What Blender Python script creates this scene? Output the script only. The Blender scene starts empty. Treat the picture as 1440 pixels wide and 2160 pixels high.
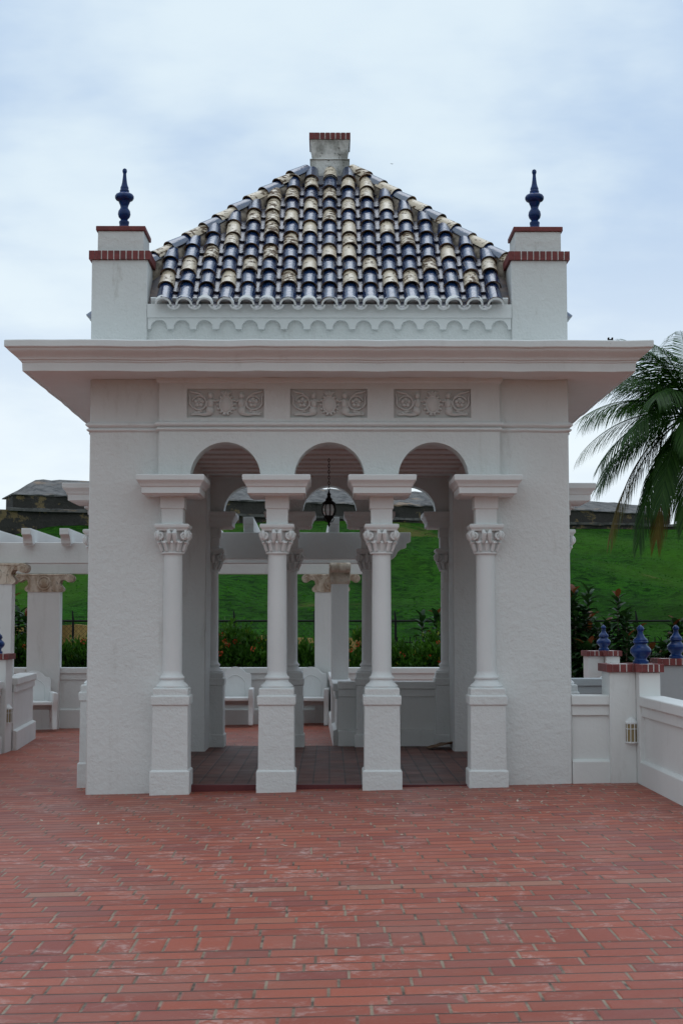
import bpy, bmesh, math, random
from math import sin, cos, pi, radians, sqrt, atan2
from mathutils import Vector, Matrix
from mathutils.geometry import tessellate_polygon
import numpy as np

S = bpy.context.scene
COL = S.collection
# ------------------------------------------------------------------ camera
cam = bpy.data.cameras.new('camera')
camo = bpy.data.objects.new('camera', cam)
COL.objects.link(camo)
camo.location = (0, 0, 1.65)
camo.rotation_euler = (radians(90) + math.atan(238 / 3150), 0, -math.atan(23 / 3150))
cam.sensor_fit = 'VERTICAL'; cam.sensor_height = 24; cam.lens = 35.0
cam.clip_start = 0.1; cam.clip_end = 6000
S.camera = camo
# ------------------------------------------------------------------ node helper
class G:
    def __init__(s, nt): s.nt = nt
    def n(s, t, **k):
        o = s.nt.nodes.new(t)
        for a, b in k.items(): setattr(o, a, b)
        return o
    def put(s, sock, v):
        if hasattr(v, 'is_linked') or isinstance(v, bpy.types.NodeSocket): s.nt.links.new(v, sock)
        elif isinstance(v, (tuple, list)):
            sock.default_value = tuple(v) + (1,) if len(v) == 3 and len(sock.default_value) == 4 else v
        else: sock.default_value = v
    def m(s, op, a, b=0.0, c=0.0, clamp=False):
        o = s.n('ShaderNodeMath', operation=op, use_clamp=clamp)
        s.put(o.inputs[0], a); s.put(o.inputs[1], b); s.put(o.inputs[2], c)
        return o.outputs[0]
    def mix(s, f, a, b, mode='MIX'):
        o = s.n('ShaderNodeMix', data_type='RGBA', blend_type=mode)
        s.put(o.inputs[0], f); s.put(o.inputs[6], a); s.put(o.inputs[7], b)
        return o.outputs[2]
    def noise(s, v, scale=5.0, detail=3.0, rough=0.5, dist=0.0):
        o = s.n('ShaderNodeTexNoise')
        if v is not None: s.put(o.inputs['Vector'], v)
        o.inputs['Scale'].default_value = scale; o.inputs['Detail'].default_value = detail
        o.inputs['Roughness'].default_value = rough; o.inputs['Distortion'].default_value = dist
        return o.outputs[0]
    def sm(s, v, a, b):
        o = s.n('ShaderNodeMapRange', interpolation_type='SMOOTHSTEP')
        s.put(o.inputs[0], v); o.inputs[1].default_value = a; o.inputs[2].default_value = b
        return o.outputs[0]
    def pos(s): return s.n('ShaderNodeNewGeometry').outputs['Position']
    def obj(s): return s.n('ShaderNodeTexCoord').outputs['Object']
    def scale(s, v, x, y, z):
        o = s.n('ShaderNodeMapping'); s.put(o.inputs[0], v); o.inputs['Scale'].default_value = (x, y, z)
        return o.outputs[0]
    def xyz(s, v):
        o = s.n('ShaderNodeSeparateXYZ'); s.put(o.inputs[0], v); return o.outputs
    def comb(s, x, y, z=0.0):
        o = s.n('ShaderNodeCombineXYZ'); s.put(o.inputs[0], x); s.put(o.inputs[1], y); s.put(o.inputs[2], z)
        return o.outputs[0]
    def bump(s, h, strength=0.3, dist=0.01, normal=None):
        o = s.n('ShaderNodeBump'); s.put(o.inputs['Height'], h)
        o.inputs['Strength'].default_value = strength; o.inputs['Distance'].default_value = dist
        if normal is not None: s.put(o.inputs['Normal'], normal)
        return o.outputs[0]
def mat(name, fn):
    m = bpy.data.materials.new(name); m.use_nodes = True
    g = G(m.node_tree); b = m.node_tree.nodes['Principled BSDF']
    def setp(**k):
        for a, v in k.items(): g.put(b.inputs[a.replace('_', ' ')], v)
    fn(g, setp)
    return m
# ------------------------------------------------------------------ world: overcast sky
W = bpy.data.worlds.new('World'); S.world = W; W.use_nodes = True
SUN_EL = radians(76)
def world():
    nt = W.node_tree; g = G(nt); bg = nt.nodes['Background']
    sky = g.n('ShaderNodeTexSky', sky_type='NISHITA', sun_disc=False)
    sky.sun_elevation = SUN_EL; sky.sun_rotation = radians(8)
    sky.air_density = 1.0; sky.dust_density = 2.0; sky.ozone_density = 2.0
    d = g.n('ShaderNodeTexCoord').outputs['Generated']
    x, y, z = g.xyz(d)[:3]
    zz = g.m('ADD', g.m('MAXIMUM', z, 0.0), 0.22)
    uv = g.comb(g.m('DIVIDE', x, zz), g.m('DIVIDE', y, zz), 0.0)
    n1 = g.noise(uv, 0.95, 6, 0.5, 0.35)
    n2 = g.noise(g.scale(uv, 1, 1.3, 1), 3.4, 5, 0.55, 0.1)
    n = g.m('ADD', g.m('MULTIPLY', n1, 0.75), g.m('MULTIPLY', n2, 0.25))
    lit = g.sm(n, 0.41, 0.59)
    cloud = g.mix(lit, (4.65, 6.1, 8.15), (7.2, 8.4, 9.25))
    low = g.sm(z, 0.33, 0.05)
    cloud = g.mix(g.m('MULTIPLY', low, 0.75), cloud, (8.9, 9.7, 10.1))
    cloud = g.mix(g.m('MULTIPLY', g.sm(y, 0.15, -0.55), 0.9), cloud, (7.4, 8.35, 9.0))
    dim = g.m('MULTIPLY', g.sm(y, .40, -.10), g.sm(z, .62, .10))
    cloud = g.mix(g.m('MULTIPLY', dim, .40), cloud, (.4, .45, .5))
    cover = g.sm(n1, 0.2, 0.42)
    col = g.mix(g.m('MULTIPLY_ADD', cover, 0.18, 0.82), sky.outputs[0], cloud)
    g.put(bg.inputs[0], col); bg.inputs[1].default_value = 0.1
world()
sun = bpy.data.lights.new('sun', 'SUN'); sun.energy = 0.75; sun.angle = radians(46); sun.color = (.97, .98, 1)
suno = bpy.data.objects.new('sun', sun); COL.objects.link(suno)
suno.rotation_euler = (radians(-14), 0, radians(-8))
S.view_settings.view_transform = 'Standard'; S.view_settings.look = 'None'
S.view_settings.exposure = 0.05; S.view_settings.gamma = 1.0
# ------------------------------------------------------------------ materials
def stucco(tint=(.705, .725, .715), rough_bump=1.0, stain=0.25, fine=1.0):
    def f(g, p):
        v = g.pos()
        big = g.noise(v, 0.9, 4, .6); fin = g.noise(v, 42, 4, .6); mid = g.noise(v, 17, 3, .55)
        c = g.mix(g.sm(big, .3, .7), tuple(t * .93 for t in tint), tint)
        st = g.noise(g.scale(v, 3.0, 3.0, .8), 1.7, 6, .68)
        c = g.mix(g.m('MULTIPLY', g.sm(st, .57, .74), stain), c, (.36, .34, .30))
        rs = g.noise(g.scale(v, 3.4, 3.4, .3), 1.5, 5, .65)
        ra = g.noise(v, .8, 2, .5)
        c = g.mix(g.m('MULTIPLY', g.m('MULTIPLY', g.sm(rs, .56, .72), g.sm(ra, .42, .6)), stain * .6), c, (.42, .39, .34))
        spk = g.noise(v, 9, 2, .5)
        c = g.mix(g.m('MULTIPLY', g.sm(spk, .76, .80), .55), c, (.30, .27, .22))
        h = g.m('ADD', g.m('MULTIPLY', fin, .45 * fine), g.m('MULTIPLY', mid, .9))
        p(Base_Color=c, Roughness=.78, Specular_IOR_Level=.25, Normal=g.bump(h, .5 * rough_bump, .02))
    return f
M = {}
M['stucco'] = mat('white_stucco', stucco())
M['smooth'] = mat('smooth_white_plaster', stucco((.735, .755, .75), .32, .16))
M['wallp'] = mat('painted_wall', stucco((.72, .735, .72), .35, .22))
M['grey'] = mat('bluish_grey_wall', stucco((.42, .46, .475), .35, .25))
M['relief'] = mat('relief_plaster', stucco((.64, .645, .63), .5, .6))
M['reliefback'] = mat('shade_toned_relief_ground', stucco((.57, .565, .545), .6, .8))  # backing plate toned darker: recess shade put into the colour to set off the carving
M['pierstucco'] = mat('mildewed_stucco', stucco((.705, .725, .715), 1.0, .6))
def f(g, p):
    v = g.pos(); n = g.noise(g.scale(v, 1, 1, .6), 5, 6, .65); n2 = g.noise(v, 24, 4, .6)
    c = g.mix(g.sm(n, .38, .62), (.30, .30, .28), (.70, .70, .68))
    c = g.mix(g.sm(n2, .60, .72), c, (.10, .10, .09))
    p(Base_Color=c, Roughness=.85, Normal=g.bump(n2, .5, .02))
M['weathered'] = mat('weathered_plaster', f)
def f(g, p):
    v = g.pos(); n = g.noise(g.scale(v, 1, 1, .4), 7, 5, .65); n2 = g.noise(v, 20, 4, .6)
    c = g.mix(g.sm(n, .35, .65), (.36, .27, .19), (.66, .59, .49))
    c = g.mix(g.m('MULTIPLY', g.sm(n2, .58, .72), .7), c, (.09, .08, .06))
    p(Base_Color=c, Roughness=.85, Normal=g.bump(n2, .4, .02))
M['caststone'] = mat('stained_cast_stone', f)
def f(g, p):
    v = g.pos(); n = g.noise(v, 14, 4, .6)
    c = g.mix(g.sm(n, .3, .7), (.13, .026, .026), (.20, .04, .038))
    p(Base_Color=c, Roughness=.6, Normal=g.bump(g.noise(v, 60, 3, .6), .25, .01))
M['redbrick'] = mat('dark_red_brick', f)
def f(g, p):
    v = g.pos(); n = g.noise(v, 12, 4, .6)
    p(Base_Color=g.mix(g.sm(n, .35, .7), (.002, .019, .095), (.005, .036, .155)), Roughness=.28, Specular_IOR_Level=.32)
M['blue'] = mat('cobalt_blue_glaze', f)
M['bluegloss'] = M['blue']
# glazed roof tile: attribute kind (r: 0 blue / 1 cream, g: random, b: edge)
def f(g, p):
    a = g.n('ShaderNodeAttribute', attribute_name='kind').outputs['Color']
    o = g.n('ShaderNodeSeparateColor'); g.put(o.inputs[0], a); k, r, e = o.outputs
    v = g.pos()
    nb = g.noise(g.scale(v, 1, 1, 2), 16, 4, .6)
    blue = g.mix(g.sm(nb, .3, .75), (.002, .009, .040), (.009, .034, .108))
    blue = g.mix(g.m('MULTIPLY', r, .45), blue, (.014, .05, .145))
    flake = g.noise(g.scale(g.n('ShaderNodeVectorMath', operation='ADD').outputs[0] if False else v, 1, 1, 2.6), 13, 5, .62, .4)
    thr = g.m('MULTIPLY_ADD', r, -.14, .595)
    fl = g.m('MULTIPLY', g.m('SUBTRACT', flake, thr), 22.0, clamp=True)
    brown = g.mix(g.noise(v, 30, 3, .6), (.03, .018, .008), (.15, .085, .035))
    cream = g.mix(g.noise(v, 7, 3, .5), (.58, .47, .33), (.80, .71, .57))
    cream = g.mix(fl, cream, brown)
    c = g.mix(k, blue, cream)
    fleck = g.m('MULTIPLY', g.m('MULTIPLY', g.sm(g.noise(v, 38, 3, .6), .63, .69), .7), g.m('SUBTRACT', 1.0, k))
    c = g.mix(fleck, c, (.25, .2, .14))
    ec = g.mix(g.sm(g.noise(v, 10, 3, .6), .35, .65), (.03, .018, .012), (.17, .095, .045))
    c = g.mix(e, c, ec)
    ro = g.m('ADD', g.m('MULTIPLY', g.m('MAXIMUM', g.m('MULTIPLY', fl, k), e), .55), g.m('MULTIPLY_ADD', g.noise(v, 9, 3, .6), .16, .06))
    hb = g.m('ADD', g.noise(g.scale(v, 1, 1, 1.5), 26, 3, .6), g.m('MULTIPLY', fl, -.12))
    p(Base_Color=c, Roughness=ro, IOR=g.m('MULTIPLY_ADD', g.m('MAXIMUM', k, e), -1.0, 2.45), Normal=g.bump(hb, .3, .01))
M['tile'] = mat('glazed_roof_tile', f)
def f(g, p):
    v = g.pos(); n = g.noise(v, 9, 5, .65)
    p(Base_Color=g.mix(g.sm(n, .35, .68), (.10, .085, .07), (.40, .34, .27)), Roughness=.9, Normal=g.bump(n, .5, .02))
M['mortar'] = mat('roof_mortar', f)
def f(g, p):
    v = g.pos(); n = g.noise(v, 25, 3, .6)
    p(Base_Color=g.mix(n, (.55, .53, .5), (.8, .79, .77)), Roughness=.8)
M['whitemortar'] = mat('white_mortar', f)
# paving bricks
def f(g, p):
    v = g.obj(); x, y, z = g.xyz(v)[:3]
    L, Wd, mo = .335, .1655, .0055
    def pat(L, Wd, slope, y0):
        yy = g.m('DIVIDE', g.m('SUBTRACT', y, y0), Wd); row = g.m('FLOOR', yy)
        wr = g.n('ShaderNodeTexWhiteNoise', noise_dimensions='1D'); g.put(wr.inputs[1], row)
        jit = g.m('MULTIPLY', wr.outputs[0], .22)
        u = g.m('ADD', g.m('DIVIDE', x, L), g.m('ADD', g.m('MULTIPLY', row, slope), jit))
        fu = g.m('FRACT', u); fv = g.m('FRACT', yy)
        du = g.m('MULTIPLY', g.m('MINIMUM', fu, g.m('SUBTRACT', 1.0, fu)), L)
        dv = g.m('MULTIPLY', g.m('MINIMUM', fv, g.m('SUBTRACT', 1.0, fv)), Wd)
        return g.m('MULTIPLY', du, 1.0), g.m('MULTIPLY', dv, .72), g.comb(g.m('FLOOR', u), row, y0)
    YS = 7.80
    a = pat(L, Wd, -.22, 0.0); b = pat(L, Wd, .19, YS + .335); c_ = pat(.1675, .335, 0.0, YS)
    far = g.m('GREATER_THAN', y, YS + .335); band = g.m('MULTIPLY', g.m('GREATER_THAN', y, YS), g.m('SUBTRACT', 1.0, far))
    def sel(i, j, k):
        t = g.mix(far, i, j); return g.mix(band, t, k)
    def selv(i, j, k):
        t = g.m('ADD', g.m('MULTIPLY', i, g.m('SUBTRACT', 1.0, far)), g.m('MULTIPLY', j, far))
        return g.m('ADD', g.m('MULTIPLY', t, g.m('SUBTRACT', 1.0, band)), g.m('MULTIPLY', k, band))
    wob = g.m('MULTIPLY', g.m('SUBTRACT', g.noise(v, 14, 3, .6), .5), .006)
    DU = selv(a[0], b[0], c_[0]); DV = selv(a[1], b[1], c_[1])
    d = g.m('ADD', g.m('MINIMUM', DU, DV), wob)
    hor = g.m('LESS_THAN', DV, DU)
    ident = sel(a[2], b[2], c_[2])
    wn = g.n('ShaderNodeTexWhiteNoise', noise_dimensions='3D'); g.put(wn.inputs[0], ident)
    rv = wn.outputs[0]; o = g.n('ShaderNodeSeparateColor'); g.put(o.inputs[0], wn.outputs[1]); r2 = o.outputs[1]
    brick = g.mix(g.sm(rv, 0.0, 1.0), (.285, .074, .048), (.375, .104, .064))
    brick = g.mix(g.m('MULTIPLY', g.sm(r2, .78, .95), .5), brick, (.205, .066, .06))
    brick = g.mix(g.m('MULTIPLY', g.sm(r2, .06, .0), .4), brick, (.36, .17, .11))
    large = g.noise(g.scale(v, 1, 1.6, 1), .6, 7, .68, .3)
    brick = g.mix(g.m('MULTIPLY', g.sm(large, .45, .68), .50), brick, (.275, .135, .108))
    fine = g.noise(v, 55, 4, .65)
    brick = g.mix(g.m('MULTIPLY', g.sm(fine, .4, .75), .20), brick, (.17, .05, .038))
    tanrow = g.m('MULTIPLY', g.m('MULTIPLY', g.m('GREATER_THAN', y, 9.45), g.m('LESS_THAN', y, 9.6205)), g.sm(r2, .45, .6))
    brick = g.mix(g.m('MULTIPLY', tanrow, .7), brick, (.33, .19, .135))
    # pale lime scuffs
    sc = g.noise(g.scale(v, 1.0, .8, 1), 2.6, 8, .7, 1.2); sc2 = g.noise(v, 20, 5, .72, .6)
    ar = g.noise(v, .35, 3, .5)
    scuff = g.m('MULTIPLY', g.m('MULTIPLY', g.sm(sc, .50, .63), g.sm(sc2, .44, .60)), g.sm(ar, .30, .55))
    brick = g.mix(g.m('MULTIPLY', scuff, .5), brick, (.58, .45, .41))
    mcol = g.mix(g.sm(g.noise(v, 2.6, 4, .6), .35, .62), (.14, .095, .065), (.30, .23, .165))
    dk = g.m('MULTIPLY', g.sm(g.noise(v, 7, 3, .6), .52, .62), .75)
    mcol = g.mix(dk, mcol, (.05, .035, .028))
    mcol = g.mix(g.m('MULTIPLY', hor, .82), mcol, (.075, .036, .028))  # horizontal joints coloured darker to imitate their shadow lines
    mm = g.sm(d, mo + .0045, mo - .0015)
    col = g.mix(mm, brick, mcol)
    h = g.m('ADD', g.m('MULTIPLY', g.sm(d, mo - .002, mo + .012), 1.0), g.m('ADD', g.m('MULTIPLY', fine, .25), g.m('MULTIPLY', rv, .22)))
    ro = g.m('ADD', g.m('MULTIPLY', g.noise(v, 3, 4, .6), .28), .33)
    p(Base_Color=col, Roughness=ro, Specular_IOR_Level=.15, Normal=g.bump(h, .6, .008))
M['paving'] = mat('red_brick_paving', f)
def f(g, p):
    v = g.obj(); r = g.n('ShaderNodeVectorRotate', rotation_type='Z_AXIS'); g.put(r.inputs['Vector'], v); r.inputs['Angle'].default_value = radians(0)
    x, y, z = g.xyz(r.outputs[0])[:3]
    T = .166
    fx = g.m('FRACT', g.m('DIVIDE', x, T)); fy = g.m('FRACT', g.m('DIVIDE', y, .333))
    d = g.m('MINIMUM', g.m('MULTIPLY', g.m('MINIMUM', fx, g.m('SUBTRACT', 1.0, fx)), T), g.m('MULTIPLY', g.m('MINIMUM', fy, g.m('SUBTRACT', 1.0, fy)), .333))
    wn = g.n('ShaderNodeTexWhiteNoise', noise_dimensions='2D')
    g.put(wn.inputs[0], g.comb(g.m('FLOOR', g.m('DIVIDE', x, T)), g.m('FLOOR', g.m('DIVIDE', y, .333))))
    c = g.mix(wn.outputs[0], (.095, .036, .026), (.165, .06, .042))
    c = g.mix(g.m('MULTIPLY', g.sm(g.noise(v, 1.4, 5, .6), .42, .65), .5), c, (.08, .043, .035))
    mm = g.sm(d, .009, .004)
    c = g.mix(mm, c, (.035, .022, .018))
    p(Base_Color=c, Roughness=g.m('MULTIPLY_ADD', g.noise(v, 4, 3, .5), .3, .42), Specular_IOR_Level=.25, Normal=g.bump(g.sm(d, .004, .012), .5, .006))
M['floor'] = mat('brown_floor_tile', f)
def f(g, p):
    v = g.pos()
    n = g.noise(g.scale(v, 1, .45, 1), .42, 6, .62); n2 = g.noise(g.scale(v, .55, .9, 1), 2.2, 5, .65); n3 = g.noise(v, 14, 4, .7)
    c = g.mix(g.sm(n, .32, .68), (.013, .052, .004), (.024, .108, .007))
    n4 = g.noise(v, 2.6, 5, .7, .3)
    c = g.mix(g.m('MULTIPLY', g.sm(n2, .42, .66), .6), c, (.032, .125, .008))
    c = g.mix(g.m('MULTIPLY', g.sm(n4, .47, .60), .9), c, (.004, .020, .002))
    c = g.mix(g.m('MULTIPLY', g.sm(n3, .42, .7), .7), c, (.005, .022, .002))
    dry = g.m('MULTIPLY', g.sm(g.noise(g.scale(v, .8, .5, 1), .23, 5, .6), .60, .72), .55)
    c = g.mix(g.m('MULTIPLY', g.sm(g.noise(g.scale(v, .6, .35, 1), .16, 4, .55), .42, .66), .55), c, (.045, .125, .010))
    c = g.mix(dry, c, (.15, .11, .04))
    p(Base_Color=c, Roughness=.95, Specular_IOR_Level=.03, Normal=g.bump(g.m('ADD', g.m('MULTIPLY', n2, 1.5), n3), .8, .12))
M['grass'] = mat('hill_grass', f)
def leafmat(name, a, b, c2=None, rough=.45, spec=.35, trans=0.0):
    def f(g, p):
        at = g.n('ShaderNodeAttribute', attribute_name='rnd').outputs['Fac']
        c = g.mix(at, a, b)
        if c2: c = g.mix(g.sm(at, .88, .95), c, c2)
        c = g.mix(g.m('MULTIPLY', g.noise(g.pos(), 6, 2, .5), .4), c, tuple(k * .4 for k in a))
        p(Base_Color=c, Roughness=rough, Specular_IOR_Level=spec)
        if trans:
            nt = g.nt; t = g.n('ShaderNodeBsdfTranslucent'); g.put(t.inputs[0], g.mix(1.0, c, (1.7, 1.8, 1.0), 'MULTIPLY'))
            ms = g.n('ShaderNodeMixShader'); ms.inputs[0].default_value = trans
            nt.links.new(nt.nodes['Principled BSDF'].outputs[0], ms.inputs[1]); nt.links.new(t.outputs[0], ms.inputs[2])
            nt.links.new(ms.outputs[0], nt.nodes['Material Output'].inputs[0])
    m = mat(name, f)
    return m
M['blade'] = leafmat('grass_blade', (.006, .036, .001), (.040, .150, .006), rough=.9, spec=.03, trans=.25)
M['hedge'] = leafmat('hedge_leaf', (.014, .050, .008), (.075, .19, .020), (.24, .26, .04), spec=.15, trans=.25)
M['broad'] = leafmat('broad_leaf', (.012, .036, .012), (.034, .085, .024), (.15, .045, .022), rough=.45, spec=.18, trans=.2)
M['palm'] = leafmat('palm_leaflet', (.015, .052, .009), (.065, .145, .028), rough=.42, spec=.2, trans=.35)
M['palmold'] = leafmat('old_palm_leaflet', (.045, .06, .014), (.19, .12, .035), rough=.6, spec=.1, trans=.3)
M['flower'] = leafmat('orange_flower', (.42, .03, .008), (.65, .10, .02), rough=.6)
M['wflower'] = leafmat('white_flower', (.6, .6, .5), (.8, .8, .75), rough=.6)
def f(g, p):
    n = g.noise(g.scale(g.pos(), 1, 1, 5), 4, 4, .6)
    p(Base_Color=g.mix(n, (.07, .055, .04), (.22, .18, .14)), Roughness=.9, Normal=g.bump(n, .6, .03))
M['bark'] = mat('palm_bark', f)
def f(g, p):
    v = g.pos(); n = g.noise(g.scale(v, 1, 1, 1.6), .55, 6, .65); n2 = g.noise(v, 2.3, 6, .7)
    s = g.m('ADD', g.m('MULTIPLY', n, .6), g.m('MULTIPLY', n2, .4))
    c = g.mix(g.sm(s, .30, .52), (.010, .011, .011), (.045, .042, .038))
    c = g.mix(g.sm(g.noise(g.scale(v, 1, 1, 1.3), .75, 6, .68, .4), .55, .60), c, (.19, .14, .07))
    p(Base_Color=c, Roughness=.95, Normal=g.bump(n2, .9, .15))
M['fort'] = mat('blackened_fort_stone', f)
def f(g, p):
    v = g.pos(); n = g.noise(g.scale(v, .5, .5, 2), .9, 6, .7); n2 = g.noise(v, 2.0, 6, .7)
    c = g.mix(g.sm(n2, .32, .62), (.055, .055, .055), (.16, .155, .15))
    c = g.mix(g.sm(n, .57, .68), c, (.30, .21, .14))
    p(Base_Color=c, Roughness=.95, Normal=g.bump(n2, .8, .15))
M['fortcap'] = mat('grey_fort_capping', f)
def f(g, p):
    v = g.pos(); n = g.noise(g.scale(v, 1, 1, .35), 1.6, 6, .65)
    p(Base_Color=g.mix(g.sm(n, .35, .65), (.20, .12, .03), (.44, .31, .10)), Roughness=.9, Normal=g.bump(n, .5, .05))
M['ochre'] = mat('ochre_masonry', f)
def flat(name, c, rough=.6, **k):
    def f(g, p):
        n = g.noise(g.pos(), 18, 3, .6)
        p(Base_Color=g.mix(n, tuple(a * .75 for a in c), tuple(min(1, a * 1.2) for a in c)), Roughness=rough, **k)
    return mat(name, f)
M['black'] = flat('black_iron', (.006, .006, .006), .65, Specular_IOR_Level=.2)
M['soil'] = flat('dark_soil', (.045, .03, .02), .95)
M['cardboard'] = flat('brown_cardboard', (.17, .10, .055), .85)
M['bag'] = flat('black_plastic', (.012, .012, .014), .3)
M['paper'] = flat('white_paper', (.6, .6, .58), .8)
M['step'] = flat('oxblood_paint', (.105, .014, .016), .5)
M['bird'] = flat('dark_feather', (.02, .02, .02), .7)
M['flake'] = flat('pale_flakes', (.5, .44, .36), .9)
M['ceil'] = flat('ceiling_plaster', (.62, .55, .52), .8)
def f(g, p): p(Base_Color=(.30, .235, .12), Roughness=.3)
M['amber'] = mat('frosted_amber_glass', f)
def lampglass(g, p): p(Base_Color=(.80, .96, 1.0), Roughness=.12, Specular_IOR_Level=.8, Transmission_Weight=.2)
M['lampglass'] = mat('pale_blue_lantern_glass', lampglass)
# ------------------------------------------------------------------ mesh builder
class MB:
    def __init__(s): s.v = []; s.f = []; s.mi = []; s.col = []; s.cm = 0; s.cc = None; s.T = None
    def V(s, p):
        p = Vector(p)
        if s.T is not None: p = s.T @ p
        s.v.append(p); s.col.append(s.cc or (0, 0, 0)); return len(s.v) - 1
    def F(s, idx): s.f.append(tuple(idx)); s.mi.append(s.cm)
    def poly(s, pts): s.F([s.V(p) for p in pts])
    def box(s, x0, x1, y0, y1, z0, z1):
        i = [s.V((x, y, z)) for z in (z0, z1) for x, y in ((x0, y0), (x1, y0), (x1, y1), (x0, y1))]
        for q in ((3, 2, 1, 0), (4, 5, 6, 7), (0, 1, 5, 4), (1, 2, 6, 5), (2, 3, 7, 6), (3, 0, 4, 7)): s.F([i[k] for k in q])
    def wavy(s, h, prof, seed, n=26, amp=.005):
        rg = random.Random(seed); N = 4 * n; rows = []
        jz = [rg.uniform(-1, 1) * amp for _ in range(N)]; jo = [rg.uniform(-1, 1) * amp for _ in range(N)]
        for o, z in prof:
            a = h + o; row = []
            for k in range(N):
                sd, t = divmod(k, n); t /= n; w = 0 if t == 0 else 1
                q = ((-a + 2 * a * t, -a - jo[k] * w), (a + jo[k] * w, -a + 2 * a * t), (a - 2 * a * t, a + jo[k] * w), (-a - jo[k] * w, a - 2 * a * t))[sd]
                row.append(s.V((q[0], q[1], z + jz[k])))
            rows.append(row)
        for r, t in zip(rows, rows[1:]):
            for k in range(N): s.F((r[k], r[(k + 1) % N], t[(k + 1) % N], t[k]))
        s.F(rows[0][::-1]); s.F(rows[-1])
    def ring(s, cx, cy, hx, hy, prof, top=True, bot=True):
        """moulding of profile (outset, z) mitred round a rectangle"""
        rows = []
        for o, z in prof:
            a, b = hx + o, hy + o
            rows.append([s.V((cx + p * a, cy + q * b, z)) for p, q in ((-1, -1), (1, -1), (1, 1), (-1, 1))])
        for r, t in zip(rows, rows[1:]):
            for k in range(4): s.F((r[k], r[(k + 1) % 4], t[(k + 1) % 4], t[k]))
        if bot: s.F(rows[0][::-1])
        if top: s.F(rows[-1])
    def lathe(s, cx, cy, prof, n=20, mod=None):
        rows = []
        for r, z in prof:
            if r < 1e-5: rows.append([s.V((cx, cy, z))]); continue
            rows.append([s.V((cx + r * (mod(k, n, z) if mod else 1) * cos(2 * pi * k / n), cy + r * (mod(k, n, z) if mod else 1) * sin(2 * pi * k / n), z)) for k in range(n)])
        for a, b in zip(rows, rows[1:]):
            for k in range(n):
                j = (k + 1) % n
                if len(a) == 1 and len(b) == 1: continue
                if len(a) == 1: s.F((a[0], b[j], b[k]))
                elif len(b) == 1: s.F((a[k], a[j], b[0]))
                else: s.F((a[k], a[j], b[j], b[k]))
        if len(rows[0]) > 1: s.F(rows[0][::-1])
        if len(rows[-1]) > 1: s.F(rows[-1])
    def tube(s, pts, rad, n=6, cap=True):
        pts = [Vector(p) for p in pts]; N = len(pts)
        rad = [rad] * N if not isinstance(rad, (list, tuple)) else rad
        rows = []; u = None
        for i, p in enumerate(pts):
            t = (pts[min(i + 1, N - 1)] - pts[max(i - 1, 0)]).normalized()
            if u is None:
                u = t.orthogonal().normalized()
            u = (u - t * u.dot(t)).normalized(); w = t.cross(u)
            rows.append([s.V(p + (u * cos(2 * pi * k / n) + w * sin(2 * pi * k / n)) * rad[i]) for k in range(n)])
        for a, b in zip(rows, rows[1:]):
            for k in range(n): s.F((a[k], a[(k + 1) % n], b[(k + 1) % n], b[k]))
        if cap: s.F(rows[0][::-1]); s.F(rows[-1])
    def ell(s, c, r, nu=10, nv=6):
        c = Vector(c); rows = []
        for j in range(nv + 1):
            th = pi * j / nv
            if j in (0, nv): rows.append([s.V(c + Vector((0, 0, -r[2] * cos(th))))]); continue
            rows.append([s.V(c + Vector((r[0] * sin(th) * cos(2 * pi * k / nu), r[1] * sin(th) * sin(2 * pi * k / nu), -r[2] * cos(th)))) for k in range(nu)])
        for a, b in zip(rows, rows[1:]):
            for k in range(nu):
                j = (k + 1) % nu
                if len(a) == 1: s.F((a[0], b[j], b[k]))
                elif len(b) == 1: s.F((a[k], a[j], b[0]))
                else: s.F((a[k], a[j], b[j], b[k]))
    def prism(s, outer, holes, y0, y1, front=True, back=True):
        """x-z outline (with holes) extruded from y0 to y1 (y0 < y1, y0 faces the viewer)"""
        loops = [outer] + list(holes)
        if not holes: s_ngon = True
        else: s_ngon = False
        tri = [] if s_ngon else tessellate_polygon([[Vector((x, z, 0)) for x, z in l] for l in loops])
        flat_ = [p for l in loops for p in l]
        a = [s.V((x, y0, z)) for x, z in flat_]; b = [s.V((x, y1, z)) for x, z in flat_]
        for t in tri:
            (p, q, r) = [flat_[i] for i in t]
            ccw = (q[0] - p[0]) * (r[1] - p[1]) - (q[1] - p[1]) * (r[0] - p[0]) > 0
            t = t if ccw else t[::-1]
            if front: s.F([a[i] for i in t])
            if back: s.F([b[i] for i in t[::-1]])
        if s_ngon:
            ar = sum(outer[i][0] * outer[(i + 1) % len(outer)][1] - outer[(i + 1) % len(outer)][0] * outer[i][1] for i in range(len(outer)))
            if front: s.F(a if ar > 0 else a[::-1])
            if back: s.F(b[::-1] if ar > 0 else b)
        k = 0
        for li, l in enumerate(loops):
            ar = sum(l[i][0] * l[(i + 1) % len(l)][1] - l[(i + 1) % len(l)][0] * l[i][1] for i in range(len(l)))
            ccw = ar > 0
            if li: ccw = not ccw
            for i in range(len(l)):
                p, q = k + i, k + (i + 1) % len(l)
                s.F((a[q], a[p], b[p], b[q]) if ccw else (a[p], a[q], b[q], b[p]))
            k += len(l)
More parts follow.
